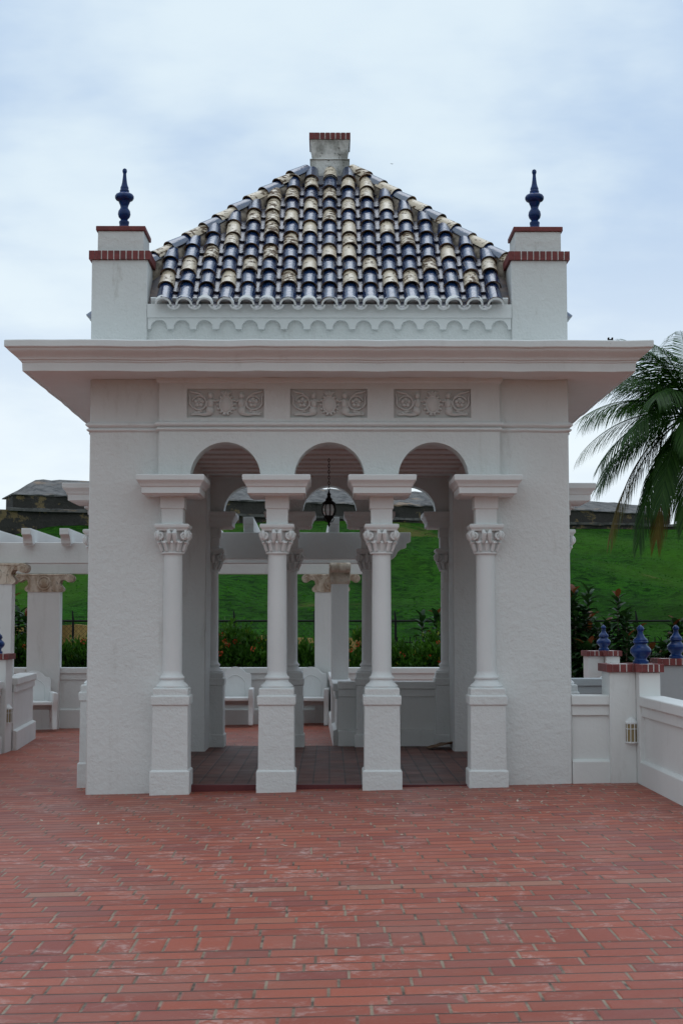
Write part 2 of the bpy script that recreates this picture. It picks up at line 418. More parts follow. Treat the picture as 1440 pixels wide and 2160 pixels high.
    def build(s, name, m, parent=None, loc=None, rz=0, ang=38, bevel=0, attr=None, label=None):
        me = bpy.data.meshes.new(name)
        me.from_pydata([tuple(v) for v in s.v], [], s.f)
        ms = m if isinstance(m, (list, tuple)) else [m]
        for q in ms: me.materials.append(q)
        if len(ms) > 1: me.polygons.foreach_set('material_index', s.mi)
        if ang:
            me.polygons.foreach_set('use_smooth', [True] * len(me.polygons))
            me.set_sharp_from_angle(angle=radians(ang))
        if attr:
            at = me.attributes.new(attr, 'FLOAT_COLOR', 'POINT')
            at.data.foreach_set('color', [c for q in s.col for c in (*q, 1.0)])
        me.update()
        o = bpy.data.objects.new(name, me); COL.objects.link(o)
        if parent is not None: o.parent = parent
        if loc: o.location = loc
        o.rotation_euler.z = rz
        if bevel:
            b = o.modifiers.new('bevel', 'BEVEL'); b.width = bevel; b.segments = 2; b.limit_method = 'ANGLE'; b.angle_limit = radians(40)
            b.harden_normals = False
        if label: o['label'] = label
        return o
def tag(o, label=None, cat=None, group=None, kind=None):
    if label: o['label'] = label
    if cat: o['category'] = cat
    if group: o['group'] = group
    if kind: o['kind'] = kind
    return o
def empty(name, loc, rz=0, label=None, cat=None, group=None, parent=None):
    o = bpy.data.objects.new(name, None); COL.objects.link(o); o.location = loc; o.rotation_euler.z = rz
    o.empty_display_size = .2
    if parent is not None: o.parent = parent
    return tag(o, label, cat, group)
def copy_tree(o, parent=None):
    c = o.copy(); COL.objects.link(c)
    if parent is not None: c.parent = parent
    for ch in [k for k in o.children]: copy_tree(ch, c)
    return c
def arc(cx, cz, r, a0, a1, n):
    return [(cx + r * cos(a0 + (a1 - a0) * k / n), cz + r * sin(a0 + (a1 - a0) * k / n)) for k in range(n + 1)]
def quadmesh(name, P, rnd, m, parent=None, k=4, loc=None):
    """P: (n,k,3) array of n faces with k corners, rnd: n random tints"""
    n = len(P); me = bpy.data.meshes.new(name)
    me.vertices.add(n * k); me.vertices.foreach_set('co', np.asarray(P, dtype=np.float32).ravel())
    me.loops.add(n * k); me.loops.foreach_set('vertex_index', np.arange(n * k, dtype=np.int32))
    me.polygons.add(n); me.polygons.foreach_set('loop_start', np.arange(0, n * k, k, dtype=np.int32))
    me.polygons.foreach_set('use_smooth', np.zeros(n, dtype=bool))
    at = me.attributes.new('rnd', 'FLOAT', 'POINT'); at.data.foreach_set('value', np.repeat(np.asarray(rnd, dtype=np.float32), k))
    me.materials.append(m); me.update(calc_edges=True); me.validate()
    o = bpy.data.objects.new(name, me); COL.objects.link(o)
    if parent is not None: o.parent = parent
    if loc is not None: o.location = loc
    return o
def unit(a): return a / (np.linalg.norm(a, axis=-1, keepdims=True) + 1e-9)
def leaves(rng, pos, dirs, length, width, fold=.0):
    """one diamond shaped leaf (4 corners) per position"""
    n = len(pos); dirs = unit(dirs)
    side = unit(np.cross(dirs, rng.normal(size=(n, 3))))
    L = (length * rng.uniform(.7, 1.25, n))[:, None]; Wd = (width * rng.uniform(.75, 1.2, n))[:, None]
    nrm = np.cross(side, dirs)
    mid = pos + dirs * L * .5 + nrm * L * fold
    return np.stack([pos, mid + side * Wd * .5, pos + dirs * L, mid - side * Wd * .5], axis=1)
# ------------------------------------------------------------------ setting
SL = .022
def gz(x): return SL * x
tb = MB(); tb.poly([(-16, -8, gz(-16)), (9, -8, gz(9)), (9, 26.0, gz(9)), (-16, 26.0, gz(-16))])
tag(tb.build('brick_terrace', M['paving'], ang=0), kind='structure')
tb = MB(); tb.poly([(-3000, -3000, -.5), (3000, -3000, -.5), (3000, 3000, -.5), (-3000, 3000, -.5)])
tag(tb.build('ground', M['grass'], ang=0), kind='structure')
tb = MB(); tb.poly([(-30, 26.004, -.03), (30, 26.004, -.03), (30, 36, -.03), (-30, 36, -.03)])
tag(tb.build('planting_bed_soil', M['soil'], ang=0), kind='structure')
def fort_y(x): return 81 + .37 * x
def hill_z(x, y):
    yw = 81 + .37 * x
    t = np.clip((y - 34.2) / (yw - 34.2), -.2, 1.35)
    crest = 6.95 + .018 * x + .35 * np.exp(-((x - 1) / 7.0) ** 2) - 1.1 * np.clip((-13.6 - x) / 4, 0, 1.4) ** 1.4
    base = 1.28 - .012 * np.clip(x, -20, 20)
    s = np.clip(t, 0, 1); z = base + (crest - base) * (s * .86 + .14 * s * s)
    z = z + .32 * np.sin(x * .33 + y * .21) * np.sin(s * pi) + .22 * np.sin(x * .71 - y * .34 + 1.3) * np.sin(s * pi) + .10 * np.sin(x * 1.9 + y * .9) * np.sin(s * pi)
    z = z + .55 * np.exp(-((x - 7.5) / 3.2) ** 2 - ((y - 66) / 6.0) ** 2)
    z = np.where(t < 0, base + t * 6, z)
    return z
def hill():
    xs = np.linspace(-46, 50, 150); ys = np.linspace(33.6, 108, 130)
    X, Y = np.meshgrid(xs, ys); Z = hill_z(X, Y)
    v = np.stack([X, Y, Z], -1).reshape(-1, 3); nx = len(xs)
    fs = [(j * nx + i, j * nx + i + 1, (j + 1) * nx + i + 1, (j + 1) * nx + i) for j in range(len(ys) - 1) for i in range(nx - 1)]
    me = bpy.data.meshes.new('grass_hill'); me.from_pydata(v.tolist(), [], fs); me.materials.append(M['grass'])
    me.polygons.foreach_set('use_smooth', [True] * len(fs)); me.update()
    o = bpy.data.objects.new('grass_hill', me); COL.objects.link(o); tag(o, kind='structure')
    rng = np.random.default_rng(5); n = 48000
    x = rng.uniform(-24, 26, n); y = 34.3 + (rng.uniform(0, 1, n) ** 1.3) * 58
    keep = (y < 81 + .37 * x - .1) & (np.abs(x) < y * .30 + 1); x, y = x[keep], y[keep]; n = len(x)
    p = np.stack([x, y, hill_z(x, y) - .02], -1)
    a_ = rng.uniform(.15 * np.pi, .85 * np.pi, n)
    d = unit(np.stack([np.cos(a_), np.sin(a_), rng.uniform(.15, .6, n)], -1))
    sd = unit(np.cross(d, np.array([0, 0, 1.0]))); Lg = rng.uniform(.06, .16, n)[:, None]
    P = np.stack([p, p + d * Lg * .5 + sd * Lg * .3, p + d * Lg, p + d * Lg * .5 - sd * Lg * .3], 1)
    clump = .5 + .5 * np.sin(x * 1.1 + np.sin(y * .6) * 2) * np.sin(y * .55 + x * .3)
    g = quadmesh('hill_grass_blades', P, np.clip(rng.uniform(-.1, .75, n) + clump * .35 - .05, 0, .87), M['blade']); tag(g, 'short green grass covering the slope below the fort', 'grass', kind='stuff')
hill()
# ------------------------------------------------------------------ pavilion
PV = empty('pavilion', (-.012, 17.65, 0), 0, 'white stucco arcaded pavilion with a blue and cream tiled pyramid roof on the brick terrace', 'pavilion')
H = 2.45; TI = 1.587
CX = (-1.587, -.529, .529, 1.587); AX = (-1.058, 0, 1.058); AR = .357
def arcade_outline(z0, z1, hw):
    pts = [(-hw, z0)]
    for a in AX: pts += [(a - AR, z0)] + arc(a, z0 + .005, AR, pi, 0, 26) + [(a + AR, z0)]
    pts += [(hw, z0), (hw, z1), (-hw, z1)]
    out = []
    for p in pts:
        if not out or (abs(p[0] - out[-1][0]) + abs(p[1] - out[-1][1])) > 1e-4: out.append(p)
    return out
def belt_prof(o=0.0):
    P = [(-.1, 3.618), (o + .004, 3.618)]
    P += [(o + .012 + .018 * sin(pi * k / 6), 3.622 + .034 * k / 6) for k in range(7)]
    P += [(o + .006, 3.66)]
    P += [(o + .014 + .026 * sin(pi * k / 7), 3.664 + .054 * k / 7) for k in range(8)]
    return P + [(o + .004, 3.722), (-.1, 3.722)]
# towers
for q in range(4):
    m = MB(); m.T = Matrix.Rotation(q * pi / 2, 4, 'Z')
    m.box(-H, -TI, -H, -TI, -.14, 4.17)
    tw = m.build('corner_tower', M['stucco'], PV, bevel=.014)
m = MB(); m.wavy(H, belt_prof(), 4, amp=.0035); m.build('string_course', M['smooth'], PV, ang=50)
# arcade walls with columns
def spiral(c, sx, flip, r0=.052, r1=.012, turns=1.7, n=26):
    """volute in the x-z plane"""
    return [(c[0] + flip * (r0 + (r1 - r0) * k / n) * cos(pi / 2 - 2 * pi * turns * k / n), c[1], c[2] + (r0 + (r1 - r0) * k / n) * sin(pi / 2 - 2 * pi * turns * k / n)) for k in range(n + 1)]
def capital_mesh(m):
    n = 32
    pr = [(.100, 2.365), (.116, 2.369), (.118, 2.378), (.116, 2.388), (.101, 2.392)]
    m.lathe(0, 0, pr, n)
    m.lathe(0, 0, [(.100, 2.392), (.106, 2.42), (.116, 2.46), (.128, 2.50), (.135, 2.53), (.132, 2.602)], n, mod=lambda k, n, z: 1 + (.055 if (k // 2) % 2 == 0 else -.03) * (1 if z > 2.4 else .2))
    for s in range(4):
        m.T = Matrix.Rotation(s * pi / 2, 4, 'Z')
        for e in (-1, 1):
            m.tube(spiral((e * .125, -.140, 2.55), 1, e, .046, .010), [.015 - .006 * k / 26 for k in range(27)], 6)
            m.ell((e * .125, -.140, 2.55), (.013, .016, .013), 8, 5)
            m.ell((e * .125, -.130, 2.55), (.046, .012, .046), 12, 6)
            m.tube([(e * .034, -.130, 2.48), (e * .030, -.152, 2.525), (e * .026, -.166, 2.57), (e * .036, -.150, 2.605)], [.014, .024, .027, .014], 8)
            m.tube([(e * .105, -.12, 2.485), (e * .085, -.142, 2.478), (e * .06, -.146, 2.49), (e * .04, -.135, 2.48)], [.008, .011, .011, .006], 6)
        # acanthus leaves on the bell
        for e in (-.07, 0, .07):
            m.tube([(e * .8, -.103, 2.395), (e * .9, -.115, 2.43), (e, -.126, 2.465), (e * 1.05, -.148, 2.485), (e * 1.05, -.152, 2.472)], [.016, .019, .018, .015, .008], 6)
    m.T = None
    m.ring(0, 0, .15, .15, [(-.03, 2.598), (.004, 2.60), (.006, 2.615), (.012, 2.622), (.020, 2.628), (.024, 2.640), (.024, 2.658), (.012, 2.668), (-.08, 2.668)])
def make_column():
    m = MB()
    pr = [(.098, 1.16), (.099, 1.19), (.0985, 1.6), (.0965, 2.0), (.094, 2.37)]
    base = [(.166, 1.018)] + [(.166 - .012 + .012 * cos(pi * k / 6 - pi / 2), 1.018 + .03 * k / 6) for k in range(1, 6)] + [(.150, 1.052), (.130, 1.068), (.118, 1.082), (.116, 1.092)]
    base += [(.110 + .017 * cos(pi * k / 6 - pi / 2), 1.094 + .044 * k / 6) for k in range(7)] + [(.106, 1.142), (.104, 1.154)]
    m.lathe(0, 0, base + pr, 32)
    c = m.build('column', M['smooth'], PV, ang=50)
    m = MB(); m.ring(0, 0, .174, .174, [(0, .945), (0, 1.012), (-.01, 1.020)], bot=False); 
    m.ring(0, 0, .19, .19, [(-.012, .846), (0, .852), (.002, .936), (-.006, .946)])
    m.ring(0, 0, .176, .176, [(.004, .2), (0, .848)], top=False, bot=False)
    m.ring(0, 0, .197, .197, [(0, -.12), (0, .195), (-.016, .208)])
    m.build('pedestal', M['stucco'], c, bevel=.008)
    m = MB(); capital_mesh(m); m.build('capital', M['smooth'], c, ang=45)
    m = MB()
    m.ring(0, 0, .118, .118, [(0, 2.666), (0, 2.822)], top=False)
    m.ring(0, 0, .131, .131, [(-.01, 2.820), (0, 2.826), (0, 2.948)], top=False)
    cove = [(.33 + .035 * (k / 6) ** 1.6, 3.034 + .054 * k / 6) for k in range(7)]
    im = [(.13, 2.946), (.285, 2.946), (.292, 2.958), (.316, 2.962), (.318, 3.026)] + cove + [(.369, 3.091), (.371, 3.142), (.362, 3.150)]
    m.ring(0, 0, 0, 0, im)
    m.build('impost', M['smooth'], c, bevel=.006)
    return c
col0 = make_column(); first = True
for q in range(4):
    R4 = Matrix.Rotation(q * pi / 2, 4, 'Z')
    for i, x in enumerate(CX):
        c = col0 if first else copy_tree(col0, PV); first = False
        p = R4 @ Vector((x, -H, 0)); c.location = p; c.rotation_euler.z = q * pi / 2
        if i in (0, 3):
            for ch in c.children:
                if ch.name.startswith('impost'): ch.scale = (.92, 1, 1)
    m = MB(); m.T = R4
    holes = []
    if q == 0: holes = [[(a - .393, 3.757), (a + .393, 3.757), (a + .393, 4.055), (a - .393, 4.055)] for a in (-1.06, -.008, 1.05)]
    ol = arcade_outline(3.144, 4.165, 1.735)
    m.prism(ol, holes, -2.53, -2.49, back=False)
    m.prism(ol, [], -2.49, -2.25)
    aw = m.build('arcade_wall', M['stucco'], PV, ang=30)
    m = MB(); m.T = R4; m.ring(0, -2.39, 1.735, .14, belt_prof(), top=False, bot=False); 
    m.ring(0, -2.39, 1.735, .14, [(-.02, 4.105), (.018, 4.118), (.03, 4.135), (.032, 4.165)], top=False, bot=False)
    m.build('moulding', M['smooth'], aw, ang=50)
# carved relief panels over the front arches
def relief(idx, cx):
    rng = random.Random(idx); m = MB(); y0 = -2.492
    w, h = .393, .149; zc = 3.906
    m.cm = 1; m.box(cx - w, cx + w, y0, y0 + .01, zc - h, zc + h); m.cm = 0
    def E(x, z, rx, rz, d=.02): m.ell((cx + x, y0, zc + z), (rx, d * 1.7, rz), 12, 7)
    def Tb(pts, r): m.tube([(cx + x, y0 - .012, zc + z) for x, z in pts], r, 6)
    def loop(x, z, rx, rz, r, n=20, a0=0, a1=2 * pi): Tb([(x + rx * cos(a0 + (a1 - a0) * k / n), z + rz * sin(a0 + (a1 - a0) * k / n)) for k in range(n + 1)], r)
    ox = .005
    E(ox, -.01, .066, .088, .022); loop(ox, -.01, .066, .086, .011); loop(ox, -.01, .05, .068, .005)
    for k in range(-2, 3): Tb([(ox + k * .012, .085), (ox + k * .022, .115), (ox + k * .03, .135 - abs(k) * .01)], [.012, .014, .006])
    for k in range(14):
        a = 2 * pi * k / 14; E(ox + .088 * cos(a), -.012 + .112 * sin(a) * .9, .018 + rng.uniform(-.003, .004), .016, .02)
    for e in (-1, 1):
        bx = ox + e * .155
        E(bx + e * .004, .082, .030, .036, .036); E(bx, .0, .034, .055, .032); E(bx + e * .01, -.075, .045, .05, .03)
        Tb([(bx + e * .02, .035), (bx + e * .045, -.005), (bx + e * .03, -.045)], [.014, .014, .01])
        Tb([(bx - e * .022, .035), (bx - e * .05, .02), (bx - e * .065, .03)], [.013, .012, .009])
        Tb([(bx + e * .01, -.1), (bx + e * .07, -.115), (bx + e * .13, -.108), (bx + e * .2, -.118)], [.026, .022, .016, .008])
        fx = ox + e * .275; fz = .012
        for k in range(5):
            a = pi / 2 + 2 * pi * k / 5; E(fx + .032 * cos(a), fz + .032 * sin(a), .024, .024, .018)
        E(fx, fz, .014, .014, .03)
        loop(fx, fz - .005, .072, .072, .011, 18, pi * (.1 if e > 0 else .9), pi * (1.0 if e > 0 else 0) + (pi * .75 if e > 0 else -pi * .75))
        Tb([(fx - e * .06, .06), (fx, .105), (fx + e * .06, .115), (fx + e * .095, .13)], [.012, .014, .012, .006])
        Tb([(fx + e * .06, -.05), (fx + e * .095, 0), (fx + e * .09, .06), (fx + e * .105, .1)], [.01, .013, .011, .006])
        for k in range(4): E(fx + e * (.0 + .028 * k) - e * .02, -.08 - .008 * k, .022, .014, .014)
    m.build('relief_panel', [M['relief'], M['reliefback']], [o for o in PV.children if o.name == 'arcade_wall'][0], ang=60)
for i, a in enumerate((-1.06, -.008, 1.05)): relief(i, a)
# cornice slab
cy_ = [(.612 + .095 * (1 - cos(pi * k / 8)) / 2, 4.262 + .098 * k / 8) for k in range(9)]
m = MB()
m.wavy(H, [(-.5, 4.166), (.50, 4.163), (.552, 4.16), (.556, 4.150), (.578, 4.150), (.582, 4.236), (.592, 4.240), (.594, 4.256)] + cy_ + [(.724, 4.366), (.730, 4.372), (.730, 4.432), (.722, 4.440), (-.1, 4.462)], 3)
m.build('cornice', M['smooth'], PV, ang=35, bevel=.004)
# interior ceiling with joists
m = MB(); m.box(-2.3, 2.3, -2.3, 2.3, 3.80, 3.86)
y = -2.0
while y < 2.1: m.box(-1.62, 1.62, y, y + .09, 3.60, 3.80); y += .5
for sx in (-1, 1): m.box(min(sx * 1.62, sx * 1.80), max(sx * 1.62, sx * 1.80), -2.24, 2.24, 3.45, 3.795)
m.build('ceiling', M['ceil'], PV, bevel=.006)
# floor slab and painted step edge
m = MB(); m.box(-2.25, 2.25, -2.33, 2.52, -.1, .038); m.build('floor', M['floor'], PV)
for i, (a, b) in enumerate(((-1.40, -.722), (-.336, .336), (.722, 1.40))):
    m = MB(); m.box(a, b, -2.42, -2.326, -.1, .042); m.build('step', M['step'], PV, bevel=.006)
# parapet drum, corbel tables
m = MB(); m.ring(0, 0, 2.40, 2.40, [(0, 4.45), (0, 4.96)]); m.build('parapet_drum', M['stucco'], PV)
for q in range(4):
    m = MB(); m.T = Matrix.Rotation(q * pi / 2, 4, 'Z')
    pts = [(-1.87, 4.70)]; sp = 3.74 / 16
    for k in range(16):
        a = -1.87 + sp * (k + .5)
        pts += [(a - .084, 4.688)] + arc(a, 4.700, .084, pi, 0, 12) + [(a + .084, 4.688)]
    pts += [(1.87, 4.688), (1.87, 4.81), (-1.87, 4.81), (-1.87, 4.688)]
    m.prism(pts[1:-1] + [(-1.87, 4.688)], [], -2.452, -2.39)
    m.box(-1.872, 1.872, -2.468, -2.39, 4.806, 4.945)
    m.build('corbel_table', M['smooth'], PV, ang=30)
# brick caps
def brick_cap(m, cx, cy, hx, hy, z0, z1, nb):
    m.cm = 1; m.box(cx - hx + .006, cx + hx - .006, cy - hy + .006, cy + hy - .006, z0 + .004, z1 - .003); m.cm = 0
    for s in range(4):
        a, b = (hx, hy) if s % 2 == 0 else (hy, hx)
        R = Matrix.Translation((cx, cy, 0)) @ Matrix.Rotation(s * pi / 2, 4, 'Z'); m.T = R
        n = max(2, round(nb * a / hx)); x = -a + .06; w = (2 * a - .06) / n
        for k in range(n): m.box(x + k * w + (.012 if k else .001), x + (k + 1) * w, -b, -b + .058, z0, z1)
    m.T = None
def lathe_obj(name, prof, mt, parent=None, loc=(0, 0, 0), n=24, ang=40):
    m = MB(); m.lathe(0, 0, prof, n); return m.build(name, mt, parent, loc, ang=ang)
FIN_ROOF = [(.058, 0), (.058, .03), (.05, .05), (.05, .085), (.054, .10), (.052, .115), (.036, .128), (.040, .14), (.058, .16), (.067, .19), (.062, .225), (.046, .25), (.040, .262), (.044, .285), (.055, .31), (.062, .33), (.088, .345), (.100, .365), (.100, .385), (.088, .405), (.062, .418), (.048, .43), (.050, .442), (.048, .452), (.042, .46), (.044, .475), (.040, .487), (.034, .50), (.027, .53), (.022, .57), (.018, .61), (.017, .63), (.023, .645), (.025, .66), (.020, .678), (0, .69)]
FIN_WALL = [(.080, 0), (.080, .028), (.068, .036), (.062, .05), (.064, .064), (.085, .085), (.102, .108), (.108, .128), (.106, .146), (.092, .165), (.072, .182), (.064, .196), (.064, .204), (.076, .212), (.078, .226), (.070, .234), (.072, .244), (.066, .252), (.048, .268), (.036, .29), (.027, .312), (.030, .322), (.026, .328), (.036, .342), (.039, .356), (.034, .370), (.024, .380), (.012, .392), (0, .396)]
fin_src = None
for sx in (-1, 1):
    for sy in (-1, 1):
        px, py = sx * 2.163, sy * 2.163
        m = MB(); m.box(px - .288, px + .288, py - .288, py + .288, 4.44, 5.412)
        m.box(px - .238, px + .238, py - .238, py + .238, 5.498, 5.728)
        rp = m.build('roof_pier', M['pierstucco'], PV, bevel=.01)
        m = MB(); brick_cap(m, px, py, .315, .315, 5.411, 5.50, 9); m.build('brick_cap', [M['redbrick'], M['whitemortar']], rp)
        m = MB(); m.box(px - .256, px + .256, py - .256, py + .256, 5.727, 5.776); m.build('coping', M['redbrick'], rp, bevel=.006)
        lathe_obj('finial', FIN_ROOF, M['blue'], rp, (px, py, 5.775))
# tiled roof
RW = 2.5; RZ0 = 4.928; RT = .27; RZ1 = 6.99
run = RW - RT; LS = sqrt(run ** 2 + (RZ1 - RZ0) ** 2); SA = atan2(RZ1 - RZ0, run)
rnd = random.Random(11)
def slope_frame(q):
    # local (u across, v up slope, n outward normal) -> pavilion
    R = Matrix.Rotation(q * pi / 2, 4, 'Z')
    return R @ Matrix(((1, 0, 0, 0), (0, cos(SA), -sin(SA), -RW), (0, sin(SA), cos(SA), RZ0), (0, 0, 0, 1)))
def tile_kind(c, k):
    r = rnd.random()
    if c == 0: return 0.0
    if c >= 10: return 0.0 if k % 2 else 1.0
    alt = ((c + k) % 2 == 0) if c > 4 else ((c + 2 * k) % 3 == 0)
    if r < .12: alt = not alt
    return 1.0 if alt else 0.0
def barrel(m, u, v0, v1, n0, n1, r0, r1, kind, seg=10, th=.014):
    a = rnd.random(); du = rnd.uniform(-.009, .009); tw = rnd.uniform(-.008, .008); v0 += rnd.uniform(-.016, .016) if v0 > 0 else 0; n0 += rnd.uniform(-.004, .010)
    outs = []
    for v, nn, r, uu in ((v0, n0, r0, u + du), (v1, n1, r1, u + tw)):
        m.cc = (kind, a, 0); outs.append([m.V((uu + r * cos(pi * k / seg), v, nn + r * 1.02 * sin(pi * k / seg))) for k in range(seg + 1)])
    A, B = outs
    for k in range(seg): m.F((A[k], A[k + 1], B[k + 1], B[k]) if False else (A[k + 1], A[k], B[k], B[k + 1]))
    # lower lip
    m.cc = (kind, a, 1)
    O = [m.V((u + du + r0 * cos(pi * k / seg), v0, n0 + r0 * 1.02 * sin(pi * k / seg))) for k in range(seg + 1)]
    I = [m.V((u + du + (r0 - th) * cos(pi * k / seg), v0 + .002, n0 + (r0 - th) * 1.02 * sin(pi * k / seg))) for k in range(seg + 1)]
    D = [m.V((u + du + (r0 - th) * cos(pi * k / seg), v0 + .09, n0 + (r0 - th) * 1.02 * sin(pi * k / seg) - .005)) for k in range(seg + 1)]
    for k in range(seg): m.F((O[k], O[k + 1], I[k + 1], I[k])); m.F((I[k], I[k + 1], D[k + 1], D[k]))
    m.cc = (0, 0, 0)
def pan(m, u, v0, v1, n0, r, seg=6):
    a = rnd.random() * .6; rows = []
    for v, nn in ((v0, n0 + .012), (v1, n0 - .012)):
        m.cc = (0, a, .2); rows.append([m.V((u + r * cos(pi + pi * k / seg), v, nn + r * .8 * sin(pi + pi * k / seg))) for k in range(seg + 1)])
    A, B = rows
    for k in range(seg): m.F((A[k], A[k + 1], B[k + 1], B[k]))
    m.cc = (0, a, .6)
    C = [m.V((u + r * cos(pi + pi * k / seg), v0, n0 + .012 - .016 + r * .8 * sin(pi + pi * k / seg))) for k in range(seg + 1)]
    for k in range(seg): m.F((C[k], C[k + 1], A[k + 1], A[k]))
    m.cc = (0, 0, 0)
NC = 11; EXP = LS / NC; SPC = .2125
roof = MB()
for q in range(4):
    roof.T = slope_frame(q)
    roof.cc = (0, .2, .7)
    roof.poly([(-2.40, .1 * LS / run, -.055), (2.40, .1 * LS / run, -.055), (RT, LS, -.055), (-RT, LS, -.055)])
    roof.poly([(-1.86, 0.0, -.055), (1.86, 0.0, -.055), (1.86, .1 * LS / run, -.055), (-1.86, .1 * LS / run, -.055)])
    for k in range(-8, 9):
        u = k * SPC; vh = (RW - abs(u)) / run * LS
        for c in range(NC):
            v0 = c * EXP - (.05 if c == 0 else 0); v1 = min(c * EXP + EXP * 1.16, vh + .06, LS + .02)
            if v0 > vh - .06 or v1 - v0 < .06: continue
            barrel(roof, u, v0, v1, .034, .012, .087, .074, tile_kind(c, k))
        if k < 8:
            u2 = u + SPC / 2; vh2 = (RW - abs(u2)) / run * LS
            for c in range(NC):
                v0 = c * EXP - (.05 if c == 0 else 0); v1 = min(c * EXP + EXP, vh2 + .03, LS)
                if v1 - v0 < .05: continue
                pan(roof, u2, v0, v1, .036, .064)
roof.T = None; roof.cc = None
RO = roof.build('roof', M['tile'], PV, ang=40, attr='kind')
# white mortared eave ends
m = MB()
for q in range(4):
    m.T = slope_frame(q); v = -.056; th = .020
    for k in range(-8, 9):
        u = k * SPC; seg = 12
        def band(cu, cn, r, a0, a1, ec=1.0):
            O = [(cu + r * cos(a0 + (a1 - a0) * i / seg), cn + ec * r * sin(a0 + (a1 - a0) * i / seg)) for i in range(seg + 1)]
            I = [(cu + (r - th) * cos(a0 + (a1 - a0) * i / seg), cn + ec * (r - th) * sin(a0 + (a1 - a0) * i / seg)) for i in range(seg + 1)]
            o1 = [m.V((a, v, b)) for a, b in O]; i1 = [m.V((a, v, b)) for a, b in I]
            o2 = [m.V((a, v + .05, b)) for a, b in O]; i2 = [m.V((a, v + .05, b)) for a, b in I]
            for i in range(seg):
                m.F((o1[i], o1[i + 1], i1[i + 1], i1[i])); m.F((i1[i], i1[i + 1], i2[i + 1], i2[i])); m.F((o1[i + 1], o1[i], o2[i], o2[i + 1]))
        band(u, .034, .0865, 0, pi, 1.02)
        if k < 8: band(u + SPC / 2, .04, .0665, pi, 2 * pi, .95)
    # infill behind the arches
    m.box(-1.84, 1.84, v + .14, v + .16, -.05, .03)
m.T = None
m.build('eave_edging', M['smooth'], PV, ang=45)
# hip ridges
for q in range(4):
    R = Matrix.Rotation(q * pi / 2, 4, 'Z')
    P0 = Vector((-RW, -RW, RZ0)); P1 = Vector((-RT, -RT, RZ1)); d = P1 - P0; LH = d.length; d.normalize()
    side = Vector((1, -1, 0)).normalized(); up = side.cross(d) * 1
    if up.z < 0: up = -up
    F = Matrix(((side.x, d.x, up.x, P0.x), (side.y, d.y, up.y, P0.y), (side.z, d.z, up.z, P0.z), (0, 0, 0, 1)))
    m = MB(); m.T = R @ F
    nt = 12; e = (LH - .55) / nt
    for c in range(nt):
        v0 = .55 + c * e
        kd = 1.0 if (c % 2 == (0 if q in (0, 2) else 1)) else 0.0
        barrel(m, 0, v0, v0 + e * 1.12, .044, .028, .088, .076, kd, 12)
    h = m.build('hip_tiles', M['tile'], RO, ang=40, attr='kind')
    m = MB(); m.T = R @ F
    sec = [(-.10, -.12), (-.095, -.03), (-.08, .005), (-.06, .03), (.06, .03), (.08, .005), (.095, -.03), (.10, -.12)]
    rows = []
    for j in range(25):
        v = .3 + (LH - .3) * j / 24
        rows.append([m.V((a * rnd.uniform(.9, 1.1), v, b + rnd.uniform(-.012, .012))) for a, b in sec])
    for a, b in zip(rows, rows[1:]):
        for k in range(len(sec) - 1): m.F((a[k], b[k], b[k + 1], a[k + 1]))
    m.build('hip_mortar', M['mortar'], RO)
# chimney
m = MB()
m.ring(0, 0, .225, .225, [(.02, 6.78), (.008, 6.95), (.0, 7.17), (.012, 7.176), (.012, 7.184), (-.014, 7.19), (-.010, 7.30), (.0, 7.38), (.010, 7.42)])
ch = m.build('chimney', M['weathered'], PV, bevel=.008)
m = MB(); brick_cap(m, 0, 0, .245, .245, 7.42, 7.50, 7); m.build('brick_cap', [M['redbrick'], M['whitemortar']], ch)
# clip on the cornice edge
m = MB(); m.box(2.735, 2.785, -3.16, -3.12, 4.43, 4.452); m.box(2.735, 2.748, -3.16, -3.12, 4.45, 4.468); m.box(2.772, 2.785, -3.16, -3.12, 4.45, 4.468)
m.build('cornice_clip', M['black'], PV)
# ------------------------------------------------------------------ hanging lantern
LN = empty('hanging_lantern', (-.02, 17.6, 2.80), 0, 'black iron lantern with pale blue glass hanging on a chain inside the pavilion', 'lantern')
m = MB(); z = .42
k = 0
while z < .83:
    a = [(.011 * cos(2 * pi * i / 8) * (1 if k % 2 else 0), .011 * cos(2 * pi * i / 8) * (0 if k % 2 else 1), z + .022 * sin(2 * pi * i / 8)) for i in range(9)]
    m.tube(a, .0035, 5, cap=False); z += .034; k += 1
m.build('chain', M['black'], LN)
m = MB()
m.lathe(0, 0, [(0, .43), (.010, .425), (.012, .405), (.02, .40), (.024, .385), (.018, .375), (.022, .355), (.038, .335), (.042, .325), (.036, .318), (.060, .30), (.078, .285), (.082, .277), (.068, .27), (.02, .268)], 16)
m.build('crown', M['black'], LN)
m = MB(); prof = [(.056, .27), (.074, .245), (.080, .21), (.076, .17), (.056, .135)]
for k in range(8):
    a = 2 * pi * k / 8 + .2; m.tube([(r * cos(a), r * sin(a), z) for r, z in prof], .0065, 5)
m.lathe(0, 0, [(.05, .138), (.060, .13), (.055, .115), (.036, .09), (.022, .075), (.024, .062), (.012, .05), (.016, .03), (.008, .012), (0, 0)], 14)
for k in range(4):
    a = 2 * pi * k / 4 + .5; m.tube([(.052 * cos(a), .052 * sin(a), .13), (.066 * cos(a), .066 * sin(a), .10), (.05 * cos(a), .05 * sin(a), .07), (.03 * cos(a), .03 * sin(a), .06)], .005, 5)
m.build('cage', M['black'], LN)
m = MB(); m.lathe(0, 0, [(.052, .268), (.069, .245), (.075, .21), (.071, .17), (.052, .138)], 16); m.build('glass', M['lampglass'], LN)
m = MB(); m.lathe(0, 0, [(.02, .15), (.022, .17), (.008, .18), (.008, .19), (.026, .215), (.02, .245), (0, .255)], 10); m.build('bulb', M['paper'], LN)
